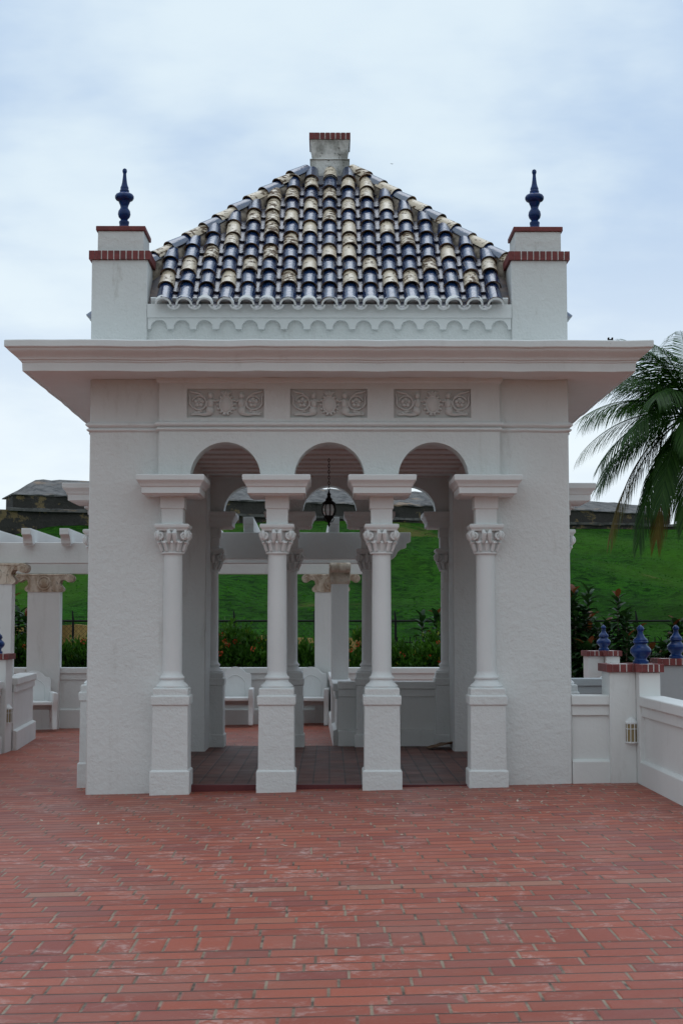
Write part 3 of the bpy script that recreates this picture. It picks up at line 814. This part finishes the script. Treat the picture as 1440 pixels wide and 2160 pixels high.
# ------------------------------------------------------------------ parapet walls
def wall_mesh(L, th, h, ext=.1):
    """local: along +x from 0..L, y centred; returns meshes body, coping, plinth"""
    b = MB(); b.box(0, L, -th / 2, th / 2, -ext, h - .1); b.box(0, L, -th / 2 - .026, th / 2 + .026, h - .205, h - .1)
    c = MB(); c.box(-.004, L + .004, -th / 2 - .055, th / 2 + .055, h - .102, h)
    p = MB(); p.prism([(-th / 2 - .05, -ext), (th / 2 + .05, -ext), (th / 2 + .05, .215), (th / 2 + .002, .236), (-th / 2 - .002, .236), (-th / 2 - .05, .215)], [], 0, L)
    p.v = [Vector((v.y, v.x, v.z)) for v in p.v]; p.f = [tuple(reversed(f)) for f in p.f]
    return b, c, p
def parapet(p0, p1, h, label, th=.16, z0=None, mt='wallp'):
    p0 = Vector((p0[0], p0[1], 0)); p1 = Vector((p1[0], p1[1], 0)); d = p1 - p0
    z = gz((p0.x + p1.x) / 2) if z0 is None else z0
    e = empty('parapet_wall', (p0.x, p0.y, z), atan2(d.y, d.x), label, 'low wall')
    b, c, p = wall_mesh(d.length, th, h)
    b.build('wall_panel', M[mt], e, bevel=.006); c.build('coping', M[mt], e, bevel=.012); p.build('plinth', M[mt], e, bevel=.008)
    return e
# right of the pavilion, front
parapet((2.44, 15.32), (2.84, 15.32), .88, 'short white low wall between the pavilion and the brick-capped corner pier', z0=.06)
parapet((3.205, 15.02), (3.205, -1.0), .87, 'long white low wall running towards the viewer along the right edge', th=.15, z0=.07)
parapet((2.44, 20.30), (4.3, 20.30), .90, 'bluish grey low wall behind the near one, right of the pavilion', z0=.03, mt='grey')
parapet((-4.50, 21.03), (-4.68, 23.3), .96, 'white low wall running away behind the lamp pier on the left', z0=-.05)
parapet((-4.60, 20.55), (-4.52, 13.0), .97, 'white low wall at the left edge in front of the lamp pier', z0=-.09)
parapet((-9.5, 25.62), (4.0, 25.62), .925, 'long white low wall across the back of the terrace', z0=.0)
parapet((.10, 20.20), (1.42, 20.20), .87, 'shaded low wall closing the right back arch of the pavilion', th=.18, z0=.025)
parapet((.17, 20.32), (.095, 25.4), .85, 'white low wall running back beside the middle pergola pillar', th=.17, z0=.01)
parapet((4.32, 23.0), (4.32, 17.9), .9, 'white low wall along the far right side of the terrace', z0=.09)
# piers with brick cap and finial
def pier(name, loc, blocks, fin, label, flabel, mt='wallp', zc=1.175):
    e = empty(name, loc, 0, label, 'pier')
    m = MB()
    for (x0, x1, y0, y1) in blocks: m.box(x0, x1, y0, y1, -.15, zc)
    m.build('shaft', M[mt], e, bevel=.008)
    for i, (x0, x1, y0, y1) in enumerate(blocks):
        m = MB(); dz = .003 * i
        brick_cap(m, (x0 + x1) / 2, (y0 + y1) / 2, (x1 - x0) / 2 + .032, (y1 - y0) / 2 + .032, zc - .001 + dz, zc + .078 + dz, max(3, round((x1 - x0 + .06) / .078)))
        m.build('brick_cap', [M['redbrick'], M['whitemortar']], e)
    f = lathe_obj('blue_finial', FIN_WALL, M['blue'], None, (loc[0] + fin[0], loc[1] + fin[1], loc[2] + zc + .078))
    tag(f, flabel, 'finial', 'blue finials on the terrace piers')
    return e
pier('corner_pier', (3.08, 15.3, 0), [(-.265, .0, -.15, .3), (.001, .215, -.30, .3)], (.09, .03), 'white corner pier with red brick cap right of the pavilion', 'largest blue turned finial, on the near corner pier at right')
pier('corner_pier', (4.17, 23.0, 0), [(-.245, .0, -.15, .3), (.001, .21, -.28, .3)], (.03, .05), 'small distant white pier with red brick cap behind the right low walls', 'small blue finial against the dark bushes, nearest the pavilion on the right')
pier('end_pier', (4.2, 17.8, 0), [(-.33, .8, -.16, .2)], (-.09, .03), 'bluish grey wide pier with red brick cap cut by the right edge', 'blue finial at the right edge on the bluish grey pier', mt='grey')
pier('lamp_pier', (-4.665, 20.6, -.0), [(-.3, .225, -.0, .43)], (.05, .2), 'white pier with red brick cap at the left edge', 'blue finial at the left edge in front of the pergola pillar')
# wall lamps
def wall_lamp(loc, rz, label):
    e = empty('wall_lamp', loc, rz, label, 'wall lamp', 'wall lamps on the terrace piers')
    N = 5
    def half(r, z): return [(r * cos(pi + pi * k / N), r * sin(pi + pi * k / N), z) for k in range(N + 1)]
    fr = MB(); gl = MB()
    def slab(r0, z0, r1, z1):
        a = half(r0, z0); b = half(r1, z1); A = [fr.V(p) for p in a]; B = [fr.V(p) for p in b]
        for k in range(N): fr.F((A[k], A[k + 1], B[k + 1], B[k]))
        fr.F(A[::-1]); fr.F(B); fr.F((A[N], A[0], B[0], B[N]))
    slab(.066, .0, .066, .014); slab(.066, .19, .068, .205); slab(.068, .205, .03, .245); slab(.03, .245, .018, .255)
    for k in range(N + 1):
        a = pi + pi * k / N; fr.tube([(.063 * cos(a), .063 * sin(a), .01), (.063 * cos(a), .063 * sin(a), .195)], .0055, 4)
    fr.tube(half(.063, .142), .005, 4)
    a = [gl.V(p) for p in half(.056, .012)]; b = [gl.V(p) for p in half(.056, .192)]
    for k in range(N): gl.F((a[k], a[k + 1], b[k + 1], b[k]))
    fr.build('frame', M['smooth'], e, ang=25); gl.build('glass', M['amber'], e, ang=0)
    return e
wall_lamp((3.028, 15.148, .465), 0, 'small white wall lamp with amber panes on the near right corner pier')
wall_lamp((-4.438, 20.75, .30), radians(75), 'small white wall lamp with amber panes on the left edge pier')
# ------------------------------------------------------------------ pergolas
RT_ = .015
PG = empty('pergola', (0, 22.0, 0), RT_, 'long white pergola on flat pillars with scrolled capitals behind the pavilion', 'pergola')
def beam(par, x0, x1, y, z0, z1, d=.16, mt='wallp', name='beam'):
    m = MB(); m.box(x0, x1, y - d / 2, y + d / 2, z0, z1); return m.build(name, M[mt], par, bevel=.01)
beam(PG, -10.5, .66, .08, 2.55, 2.86); beam(PG, -10.5, .66, 3.65, 2.515, 2.80)
def rafter(par, x, w, y0, y1, z0, z1):
    m = MB(); h = z1 - z0
    pr = [(y0, z1), (y0, z1 - h * .42), (y0 + .03, z1 - h * .46)] + [(y0 + .03 + .12 * sin(pi / 2 * k / 6), z1 - h * .46 - h * .54 * (1 - cos(pi / 2 * k / 6))) for k in range(1, 7)] + [(y0 + .19, z0), (y0 + .19, z0 - .03), (y0 + .23, z0 - .03), (y0 + .25, z0), (y1, z0), (y1, z1)]
    m.prism(pr, [], x, x + w)
    m.v = [Vector((v.y, v.x, v.z)) for v in m.v]; m.f = [tuple(reversed(f)) for f in m.f]
    return m.build('rafter', M['wallp'], par, bevel=.006)
x = -4.475 - .549 * 9
while x < -2.4:
    rafter(PG, x, .137, -.33, 4.3, 2.83, 3.045); x += .549
def capital_outline():
    # half outline of the scrolled pergola capital, right side, (x, z) from 0
    r = [(.0, .285), (.40, .285)] + arc(.43, .215, .07, pi / 2, -pi * .62, 10) + arc(.335, .09, .10, pi * .48, pi * .85, 5) + arc(.275, .03, .048, pi * .3, -pi * .5, 6) + [(0, -.02)]
    return r
def pillar(par, x, y, zg, rz=0, zt=2.512, w=.275, d=.125):
    m = MB(); m.T = Matrix.Translation((x, y, 0)) @ Matrix.Rotation(rz, 4, 'Z'); m.box(-w, w, -d, d, zg - .1, zt - .275)
    p = m.build('pillar', M['wallp'], par, bevel=.01)
    m = MB(); m.T = Matrix.Translation((x, y, zt - .287)) @ Matrix.Rotation(rz, 4, 'Z')
    r = capital_outline(); ol = r + [(-a, b) for a, b in reversed(r) if a > 1e-6]
    m.prism(ol, [], -d - .012, d + .012)
    for e in (-1, 1):
        for yy in (-d - .014, d + .014):
            m.tube([(e * (.43 + (.058 - .045 * t / 16) * cos(pi / 2 - e * 0 - 2.6 * pi * t / 16)), yy, .215 + (.058 - .045 * t / 16) * sin(pi / 2 - 2.6 * pi * t / 16)) for t in range(17)], .011, 5)
            m.tube([(e * .39, yy, .275), (e * .32, yy, .25), (e * .27, yy, .18), (e * .25, yy, .10), (e * .25, yy, .03)], .012, 5)
            m.tube([(e * .33, yy, .272), (e * .25, yy, .24), (e * .205, yy, .17), (e * .19, yy, .08), (e * .19, yy, .0)], .010, 5)
    for yy in (-d - .014, d + .014):
        m.tube([(.105 * cos(2 * pi * t / 20), yy, .13 + .105 * sin(2 * pi * t / 20)) for t in range(21)], .018, 6)
        m.ell((0, yy, .13), (.085, .02, .085), 14, 7)
        m.tube([(-.36, yy, .268), (.36, yy, .268)], .014, 5)
    m.build('capital', M['caststone'], p, ang=40)
pillar(PG, -4.92, .05, -.1, zt=2.55); pillar(PG, -4.80, 3.57, -.05); pillar(PG, .06, 3.57, 0); pillar(PG, .135, .05, 0, pi / 2, zt=2.55)
PB = empty('pergola', (0, 20.78, 0), RT_, 'shaded white pergola beam with rafters close behind the pavilion arches', 'pergola')
m = MB()
ol = [(-2.6, 2.56), (.86, 2.56), (.90, 2.60), (.93, 2.66), (.98, 2.70), (1.05, 2.72), (1.05, 2.78), (1.11, 2.80), (1.11, 2.93), (-2.6, 2.93)]
m.prism(ol, [], -.08, .08); m.build('beam', M['wallp'], PB, bevel=.008)
for x in (-2.42, -1.815, -1.21, -.605, -.025, .58): rafter(PB, x, .145, -.14, 5.3, 2.90, 3.14)
# ------------------------------------------------------------------ chairs
def make_chair():
    e = empty('garden_chair', (0, 0, 0))
    m = MB(); m.box(-.245, .245, -.24, .2, .395, .452); m.build('seat', M['smooth'], e, bevel=.012)
    ol = [(-.27, .30), (.27, .30), (.27, .80)] + [(.25, .835), (.20, .84)] + arc(0, .745, .20, radians(32), radians(148), 12) + [(-.20, .84), (-.25, .835), (-.27, .80)]
    sh = Matrix(((1, 0, 0, 0), (0, 1, .12, -.05), (0, 0, 1, 0), (0, 0, 0, 1)))
    m = MB(); m.T = Matrix.Translation((0, .2, 0)) @ sh; m.prism(ol, [], 0, .05)
    m.tube([(-.17, -.004, .46), (-.17, -.004, .70), (-.12, -.004, .76), (-.05, -.004, .80), (0, -.004, .81), (.05, -.004, .80), (.12, -.004, .76), (.17, -.004, .70), (.17, -.004, .46)], .008, 5)
    m.build('backrest', M['smooth'], e, bevel=.01)
    for sx in (-1, 1):
        m = MB()
        pr = [(-.30, .60), (-.305, .50), (-.29, .42), (-.265, .36), (-.25, .28), (-.265, .18), (-.29, .08), (-.30, 0), (-.20, 0), (-.18, .09), (-.14, .15), (.02, .18), (.12, .12), (.15, 0), (.25, 0), (.26, .60)]
        m.prism(pr, [], sx * .245 - .0 if sx > 0 else -.325, .325 if sx > 0 else -.245)
        m.v = [Vector((v.y, v.x, v.z)) for v in m.v]; m.f = [tuple(reversed(f)) for f in m.f]
        m.build('arm', M['smooth'], e, bevel=.014)
    return e
ch0 = make_chair()
chairs = [((-1.60, 25.05, .0), .015, 'white masonry armchair seen left of the second front column, against the back wall'),
          ((-.34, 25.0, .0), -.05, 'white masonry armchair beside the middle pergola pillar, against the back wall'),
          ((-4.86, 24.85, -.06), .30, 'white masonry armchair in the left corner by the pergola pillar'),
          ((2.95, 19.9, .06), .0, 'white masonry armchair half hidden behind the right tower of the pavilion'),
          ((3.83, 20.75, .06), pi, 'white armchair whose arched back just tops the bluish grey wall at right')]
for i, (l, r, lb) in enumerate(chairs):
    c = ch0 if i == 0 else copy_tree(ch0)
    c.location = l; c.rotation_euler.z = r; tag(c, lb, 'armchair', 'white masonry armchairs on the terrace')
# ------------------------------------------------------------------ fort on the hill
def fort():
    e = empty('fortress_wall', (0, 81, 0), math.atan(.37), 'long blackened stone fortress parapet along the top of the grassy hill', 'fortress')
    cs = cos(math.atan(.37)); S_ = lambda x: x / cs
    rng = random.Random(3)
    def run_(name, xa, xb, sec_of, m_, n=60):
        m = MB(); rows = []
        for j in range(n + 1):
            x = xa + (xb - xa) * j / n
            rows.append([m.V((S_(x), a + rng.uniform(-.05, .05), b + rng.uniform(-.04, .04))) for a, b in sec_of(x)])
        for a, b in zip(rows, rows[1:]):
            for k in range(len(a) - 1): m.F((a[k], b[k], b[k + 1], a[k + 1]))
        m.F(rows[0]); m.F(rows[-1][::-1])
        return m.build(name, m_, e, ang=30)
    led = lambda x: 7.53 + .002 * x
    run_('lower_wall', -40, 46, lambda x: [(0, 5.0), (0, led(x) - .06), (2.6, led(x) - .03), (2.6, 5.0)], M['fort'])
    run_('ledge', -16.2, 46, lambda x: [(-.14, led(x) - .12), (-.14, led(x) + .03), (.3, led(x) + .05)], M['fortcap'], 90)
    f0 = lambda x: 8.24 + .002 * x - max(0, x - 15) * .03
    run_('merlon', -15.97, 20.2, lambda x: [(.12, led(x) - .1), (.12, f0(x) + .0), (2.5, f0(x)), (2.5, led(x) - .1)], M['fort'], 70)
    run_('sloping_top', -16.02, 20.25, lambda x: [(.05, f0(x) - .03), (.05, f0(x) + .04), (3.6, f0(x) + .04 + (1.10 if x < 10 else 1.10 - .022 * (x - 10)) * min(1, max(0, (x + 16.02) / 1.7))), (3.7, f0(x))], M['fortcap'], 90)
fort()
m = MB()
rng_ = random.Random(8)
top = [(x, 1.64 - .011 * (x + 6) * (1 if x > -6 else 0) - (.20 if x > -3 else 0) + rng_.uniform(-.03, .03)) for x in np.linspace(-12, .9, 40)]
m.prism([(-12, -.1), (.9, -.1)] + top[::-1], [], 33.6, 34.0)
tag(m.build('retaining_wall', M['ochre'], ang=30), 'weathered ochre masonry wall at the foot of the grassy hill', 'retaining wall')
# ------------------------------------------------------------------ fence
FE = empty('metal_fence', (0, 31, 0), 0, 'black iron and chain-link fence between the hedge and the hill', 'fence')
m = MB(); m.tube([(-12, 0, 1.73), (14, 0, 1.73)], .021, 6); m.tube([(-12, 0, .35), (14, 0, .35)], .015, 6); m.tube([(1.2, 0, 1.29), (14, 0, 1.29)], .015, 6); m.build('rail', M['black'], FE)
x = -5.33 - 1.66 * 3
while x < 13:
    m = MB(); m.tube([(x, 0, -.1), (x, 0, 1.75), (x - .02, .02, 1.94)], [.026, .026, .012], 6); m.build('post', M['black'], FE); x += 1.665
m = MB(); dx = .1
for k in range(-18, 150):
    for sg in (-1, 1):
        x0 = -12 + k * dx; x1 = x0 + sg * 1.35; x0c, x1c = x0, x1
        if max(x0, x1) > 1.2 or min(x0, x1) < -12.2: continue
        m.tube([(x0, 0, .36), (x1, 0, 1.72)], .0028, 3, cap=False)
m.build('chain_link_mesh', M['black'], FE, ang=0)
m = MB(); x = 1.25
while x < 14: m.box(x - .009, x + .009, -.009, .009, .0, 1.40); x += .13
m.build('picket_panel', M['black'], FE, ang=0)
# ------------------------------------------------------------------ plants
def shrub(i, x, y, rx, ry, h, n, lab, dens_fl=18):
    rng = np.random.default_rng(100 + i)
    e = empty('ixora_shrub', (x, y, -.03), 0, lab, 'shrub', 'flowering hedge shrubs behind the back wall')
    # lumpy leaf clusters spread through the volume
    nc = 130; cdir = unit(rng.normal(size=(nc, 3))); rad = rng.uniform(.35, 1.0, nc) ** .6
    cen = cdir * rad[:, None] * np.array([rx, ry, h * .5]) + np.array([0, 0, h * .52])
    cen[:, 2] += np.where(rng.uniform(size=nc) > .8, rng.uniform(0, .28, nc), 0)
    which = rng.integers(0, nc, n)
    pos = cen[which] + rng.normal(0, .07, (n, 3)); pos[:, 2] = np.maximum(pos[:, 2], .03)
    out = unit(pos - np.array([0, 0, h * .35])) + rng.normal(0, .55, (n, 3)) + np.array([0, 0, .35])
    P = leaves(rng, pos, out, .10, .048, .06)
    tint = np.clip(rng.uniform(0, .5, n) + (cen[which, 2] / h - .4) * .35 + rng.uniform(-.1, .25, nc)[which], 0, .86)
    yel = rng.uniform(size=n) > .985; tint[yel] = .97
    quadmesh('foliage', P, tint, M['hedge'], e)
    stems = MB()
    for k in range(9):
        a = rng.uniform(0, 2 * pi); t = cen[rng.integers(0, nc)]
        stems.tube([(.1 * cos(a), .1 * sin(a), 0), (t[0] * .4, t[1] * .4, t[2] * .5), tuple(t)], [.014, .01, .004], 5)
    stems.build('stems', M['bark'], e)
    nf = dens_fl; fd = unit(rng.normal(size=(nf, 3))); fd[:, 1] = -np.abs(fd[:, 1]) * .9; fd[:, 2] = fd[:, 2] * .9 + .05
    fc = fd * np.array([rx, ry, h * .52]) * 1.05 + np.array([0, 0, h * .55])
    m_ = 26; fp = np.repeat(fc, m_, 0); r3 = unit(rng.normal(size=(nf * m_, 3)))
    fp = fp + r3 * .032 * np.repeat(rng.uniform(.5, 1.3, nf), m_)[:, None]
    P = leaves(rng, fp, r3 + rng.normal(0, .4, r3.shape), .026, .022)
    quadmesh('flowers', P, np.repeat(rng.uniform(0, 1, nf), m_), M['flower'], e)
SPOTS = [(-7.2, 27.0, 1.42), (-6.2, 27.2, 1.3), (-5.25, 26.9, 1.34), (-4.35, 27.1, 1.30), (-3.3, 27.0, 1.4), (-2.35, 27.1, 1.35), (-1.65, 26.95, 1.44), (-1.05, 27.15, 1.32), (-.3, 27.0, 1.26), (.45, 27.1, 1.2), (1.15, 26.95, 1.10), (1.75, 27.1, 1.32), (2.5, 27.0, 1.4)]
SL_ = ['orange-flowered shrub far left behind the front pergola pillar', 'orange-flowered shrub behind the left edge of the pergola', 'orange-flowered shrub just behind the left back pergola pillar', 'orange-flowered shrub in the gap between pergola pillar and left tower',
       'flowering shrub hidden behind the left tower', 'flowering shrub behind the left columns of the pavilion', 'tallest orange-flowered shrub seen through the left back arch', 'orange-flowered shrub right behind the second front column', 'flowering shrub just left of the middle pergola pillar', 'low flowering shrub just right of the middle pergola pillar', 'lowest flowering shrub, seen through the right back arch', 'flowering shrub at the right side of the right back arch', 'flowering shrub hidden behind the right tower']
for i, (x, y, h) in enumerate(SPOTS): shrub(i, x, y, .68, .5, h * 1.06, 7000, SL_[i])
def big_leaf(m, base, d, L, Wd, rr):
    """curved broad leaf as a grid strip, base colour tint in rnd list"""
    d = Vector(d).normalized(); s = d.cross(Vector((0, 0, 1)))
    s = s.normalized() if s.length > .05 else Vector((1, 0, 0))
    p = Vector(base); rows = []
    n = 5
    for k in range(n + 1):
        t = k / n; w = Wd * sin(pi * min(1, .08 + t * .92)) ** .7 * .5
        if k == n: w = .004
        up = s.cross(d)
        rows.append((p - s * w + up * w * .35, p.copy(), p + s * w + up * w * .35))
        d = (d + Vector((0, 0, -.16))).normalized(); p = p + d * L / n
    for a, b in zip(rows, rows[1:]):
        for q in (0, 1): m.append([a[q], a[q + 1], b[q + 1], b[q]])
def broad_plant(i, x, y, h, ns, lab, spread=.3, red=True, L=.36, Wd=.13):
    rng = random.Random(50 + i); e = empty('broadleaf_plant', (x, y, -.03), 0, lab, 'plant', 'broad-leaved plants behind the terrace walls')
    quads = []; tint = []; stems = MB()
    for k in range(ns):
        a = rng.uniform(0, 2 * pi); hh = h * rng.uniform(.62, 1.0) if k else h
        bx, by = spread * cos(a) * rng.random(), spread * sin(a) * rng.random()
        if k == 0: bx = by = 0
        pts = [(bx * .4, by * .4, 0), (bx * .8, by * .8, hh * .5), (bx, by, hh)]; stems.tube(pts, [.018, .014, .006], 5)
        nl = int(hh / .036); ph = rng.uniform(0, 6)
        for j in range(nl):
            z = hh * (.16 + .84 * j / nl); t = j / nl; ph += 2.4
            el = -.1 + 1.15 * max(0, (t - .75) / .25) + rng.uniform(-.2, .25)
            f = z / hh; c = (bx * (.4 + .6 * f), by * (.4 + .6 * f), z)
            m0 = len(quads); big_leaf(quads, c, (cos(ph) * cos(el), sin(ph) * cos(el), sin(el) + .25), L * rng.uniform(.75, 1.15) * (1 - .3 * t), Wd * rng.uniform(.8, 1.15), 0)
            tt = rng.uniform(0, .85)
            if red and (t > .96 and k % 3 == 0 or rng.random() < .006): tt = .97
            tint += [tt] * (len(quads) - m0)
    quadmesh('foliage', np.array([[tuple(p) for p in q] for q in quads]), tint, M['broad'], e)
    stems.build('stems', M['bark'], e)
BP = [(4.42, 27.2, 2.30, 7, 'tall dark broad-leaved bush touching the right tower, behind the low walls'), (4.85, 27.9, 1.85, 6, 'dark broad-leaved bush between the right tower and the red-tipped plant'), (5.22, 27.2, 2.22, 4, 'dark broad-leaved plant with a red tip above the distant pier'),
      (5.75, 27.9, 1.62, 6, 'low dark broad-leaved bush behind the largest finial'), (6.35, 27.4, 1.72, 6, 'dark broad-leaved bush behind the right edge finial'), (4.6, 26.6, 1.35, 6, 'low dark broad-leaved bush at the foot of the right tower'), (7.0, 28.2, 1.8, 5, 'dark broad-leaved bush at the right edge of the picture'),
      (-5.75, 27.0, 2.15, 6, 'dark broad-leaved plant with reddish leaves between the two left pergola pillars'), (-6.15, 27.7, 1.8, 5, 'dark broad-leaved plant behind the front pergola pillar at the left edge'),
      (2.02, 28.3, 1.9, 4, 'upright plant with a dry tan leaf at the right side of the back arch')]
for i, (x, y, h, ns, lb) in enumerate(BP): broad_plant(i, x, y, h, ns + 4, lb, spread=.46)
# ------------------------------------------------------------------ palm
def palm(loc, lab):
    rng = random.Random(4); e = empty('coconut_palm', loc, 0, lab, 'palm tree')
    Hc = 7.6 - loc[2]
    tr = MB(); n = 30
    tr.tube([(.5 * (1 - k / n) ** 2, 0, Hc * k / n) for k in range(n + 1)], [(.19 - .06 * k / n) * (1 + .05 * (k % 2)) for k in range(n + 1)], 12); tr.build('trunk', M['bark'], e)
    F = []
    # (azimuth deg, elevation deg, length, droop, old)
    spec = [(184, 40, 3.4, .50, 0), (176, 10, 3.4, .46, 0), (186, -14, 3.4, .42, 0), (196, 24, 3.4, .46, 0), (204, 2, 3.5, .46, 0), (196, -6, 3.3, .44, 0), (214, 40, 3.3, .46, 0), (226, 14, 3.4, .46, 0), (240, 30, 3.3, .46, 0), (256, 8, 3.4, .46, 0), (272, 36, 3.3, .46, 0),
            (178, 58, 3.1, .52, 0), (192, 66, 3.0, .52, 0), (212, 62, 3.0, .54, 0), (232, 58, 3.1, .5, 0), (168, 50, 3.1, .48, 0), (250, 64, 3.0, .5, 0),
            (192, -24, 4.4, .70, 1), (206, -38, 4.2, .7, 0), (222, -44, 4.0, .6, 1), (172, -30, 3.6, .6, 0), (236, -22, 3.7, .55, 0), (250, -38, 3.8, .5, 0), (150, 30, 3.3, .42, 0), (146, -8, 3.4, .42, 0), (268, -24, 3.6, .5, 0)]
    for a in range(0, 360, 36):
        if not 120 < a < 270:
            for el in (-20, 32): spec.append((a + rng.uniform(-10, 10), el + rng.uniform(-12, 12), rng.uniform(3.1, 3.6), .42, 0))
    for az, el, L, dr, old in spec:
        az = radians(az); el = radians(el)
        d = Vector((cos(az) * cos(el), sin(az) * cos(el), sin(el))); p = Vector((0, 0, Hc)) + d * .1
        N = 44; pts = [p.copy()]; dirs = [d.copy()]
        for k in range(N):
            d = (d + Vector((0, 0, -dr * 2.0 / N * (1.0 + .6 * k / N)))).normalized(); p = p + d * L / N; pts.append(p.copy()); dirs.append(d.copy())
        m = MB(); m.tube(pts, [.030 - .026 * k / N for k in range(N + 1)], 5)
        fr = m.build('frond', M['palmold'] if old else M['palm'], e, ang=60)
        at = fr.data.attributes.new('rnd', 'FLOAT', 'POINT'); at.data.foreach_set('value', [.6] * len(fr.data.vertices))
        Q = []; tint = []
        NL = 62
        for j in range(NL):
            t = .16 + .84 * j / NL; k = min(N - 1, int(t * N)); q = pts[k].lerp(pts[k + 1], t * N - k); dd = dirs[k]
            hs = dd.cross(Vector((0, 0, 1)))
            hs = hs.normalized() if hs.length > .08 else Vector((sin(az), -cos(az), 0))
            up = hs.cross(dd).normalized()
            ll = 1.22 * (sin(pi * (.12 + .76 * t)) ** .8) * rng.uniform(.86, 1.08); wd = .037 * (1 - .35 * t)
            for sg in (-1, 1):
                ld = (hs * sg * (.62 - .15 * t) + dd * (.55 + .35 * t) + up * rng.uniform(.02, .16) + Vector((0, 0, -.42 if not old else -.7))).normalized()
                a0 = q.copy(); w = ld.cross(up).normalized()
                ld2 = (ld + Vector((0, 0, -.26 - rng.uniform(0, .22)))).normalized(); ld3 = (ld2 + Vector((0, 0, -.6))).normalized()
                a1 = a0 + ld * ll * .4; a2 = a1 + ld2 * ll * .35; a3 = a2 + ld3 * ll * .25
                Q.append([a0 - w * wd * .3, a0 + w * wd * .3, a1 + w * wd * .5, a1 - w * wd * .5]); Q.append([a1 - w * wd * .5, a1 + w * wd * .5, a2 + w * wd * .35, a2 - w * wd * .35]); Q.append([a2 - w * wd * .35, a2 + w * wd * .35, a3 + w * .001, a3 - w * .001])
                tint += [rng.uniform(0, .9) if not old else min(1, t * .9 + rng.uniform(0, .25))] * 3
        quadmesh('leaflets', np.array([[tuple(v) for v in q] for q in Q]), tint, M['palmold'] if old else M['palm'], fr)
palm((10.22, 42, 2.2), 'tall coconut palm leaning in from the right edge above the terrace')
# ------------------------------------------------------------------ clutter
def board(loc, rz, w, d, label, tilt=0, seed=0):
    rng = random.Random(seed); m = MB(); n = 6; th = .008
    top = [[(-w / 2 + w * i / n + rng.uniform(-.006, .006), -d / 2 + d * j / 3 + rng.uniform(-.008, .008), .012 + .02 * sin(3.1 * i / n) + tilt * i / n + rng.uniform(0, .012)) for i in range(n + 1)] for j in range(4)]
    A = [[m.V(p) for p in r] for r in top]; B = [[m.V((p[0], p[1], p[2] - th)) for p in r] for r in top]
    for j in range(3):
        for i in range(n):
            m.F((A[j][i], A[j][i + 1], A[j + 1][i + 1], A[j + 1][i])); m.F((B[j][i], B[j + 1][i], B[j + 1][i + 1], B[j][i + 1]))
    for i in range(n): m.F((B[0][i], B[0][i + 1], A[0][i + 1], A[0][i])); m.F((B[3][i + 1], B[3][i], A[3][i], A[3][i + 1]))
    for j in range(3): m.F((B[j + 1][0], B[j][0], A[j][0], A[j + 1][0])); m.F((B[j][n], B[j + 1][n], A[j + 1][n], A[j][n]))
    o = m.build('flattened_cardboard', M['cardboard'], None, loc, rz, ang=20); return tag(o, label, 'cardboard', 'cardboard scraps on the pavilion floor')
board((1.46, 19.62, .04), .10, .40, .26, 'larger flattened brown cardboard lying lowest on the pavilion floor at right', .06, 1)
board((1.66, 19.5, .085), -.25, .42, .20, 'folded strip of brown cardboard lying across the larger piece', .07, 2)
m = MB(); rr = random.Random(5)
m.lathe(0, 0, [(.0, 0), (.10, .0), (.125, .03), (.11, .065), (.06, .09), (.02, .095), (0, .1)], 14, mod=lambda k, n, z: 1 + .16 * sin(k * 2.1 + z * 40))
bg_ = m.build('plastic_bag', M['bag'], None, (1.74, 19.75, .04), ang=30); tag(bg_, 'black plastic bag beside the cardboard at the foot of the right inner wall', 'bag')
m = MB(); m.box(-.05, .05, -.004, .004, 0, .05); m.box(-.05, .05, -.03, -.0045, .046, .0495); pp = m.build('paper_scrap', M['paper'], None, (1.66, 19.64, .125), .3); tag(pp, 'small white paper scrap standing on the cardboard heap', 'paper')
rng = np.random.default_rng(9); n = 170
x = np.concatenate([rng.normal(1.9, .7, n // 2), rng.uniform(-2.6, 3.0, n - n // 2)]); y = np.concatenate([rng.normal(14.3, .5, n // 2), rng.uniform(11, 15.1, n - n // 2)])
keep = (x < 3.05) & (y < 15.0); x, y = x[keep], y[keep]; n = len(x)
p = np.stack([x, y, gz(x) + .006], -1); d = np.stack([rng.normal(size=n), rng.normal(size=n), rng.normal(0, .15, n)], -1); d = unit(d)
s = np.stack([-d[:, 1], d[:, 0], np.zeros(n)], -1); L = rng.uniform(.008, .028, n)[:, None]
P = np.stack([p - d * L, p + s * L * .6, p + d * L, p - s * L * .5], 1)
tag(quadmesh('debris_flakes', P, rng.uniform(0, 1, n), M['flake']), 'small pale flakes and leaf bits scattered on the brick paving', 'debris', kind='stuff')
# tiny bird
m = MB(); m.ell((0, 0, 0), (.05, .16, .045), 8, 6); m.ell((0, -.16, .02), (.035, .05, .035), 8, 5)
for sg in (-1, 1): m.poly([(sg * .03, -.06, .02), (sg * .30, .0, .10), (sg * .42, .08, .07), (sg * .03, .08, .02)]); m.poly([(sg * .03, .08, .012), (sg * .42, .08, .062), (sg * .30, .0, .092), (sg * .03, -.06, .012)])
m.poly([(-.03, .14, 0), (.03, .14, 0), (.06, .27, .01), (-.06, .27, .01)])
m.v = [v * .5 for v in m.v]
b = m.build('bird', M['bird'], None, (6.6, 158, 51.3), .4, ang=40); tag(b, 'tiny dark bird flying in the sky right of the chimney', 'bird')
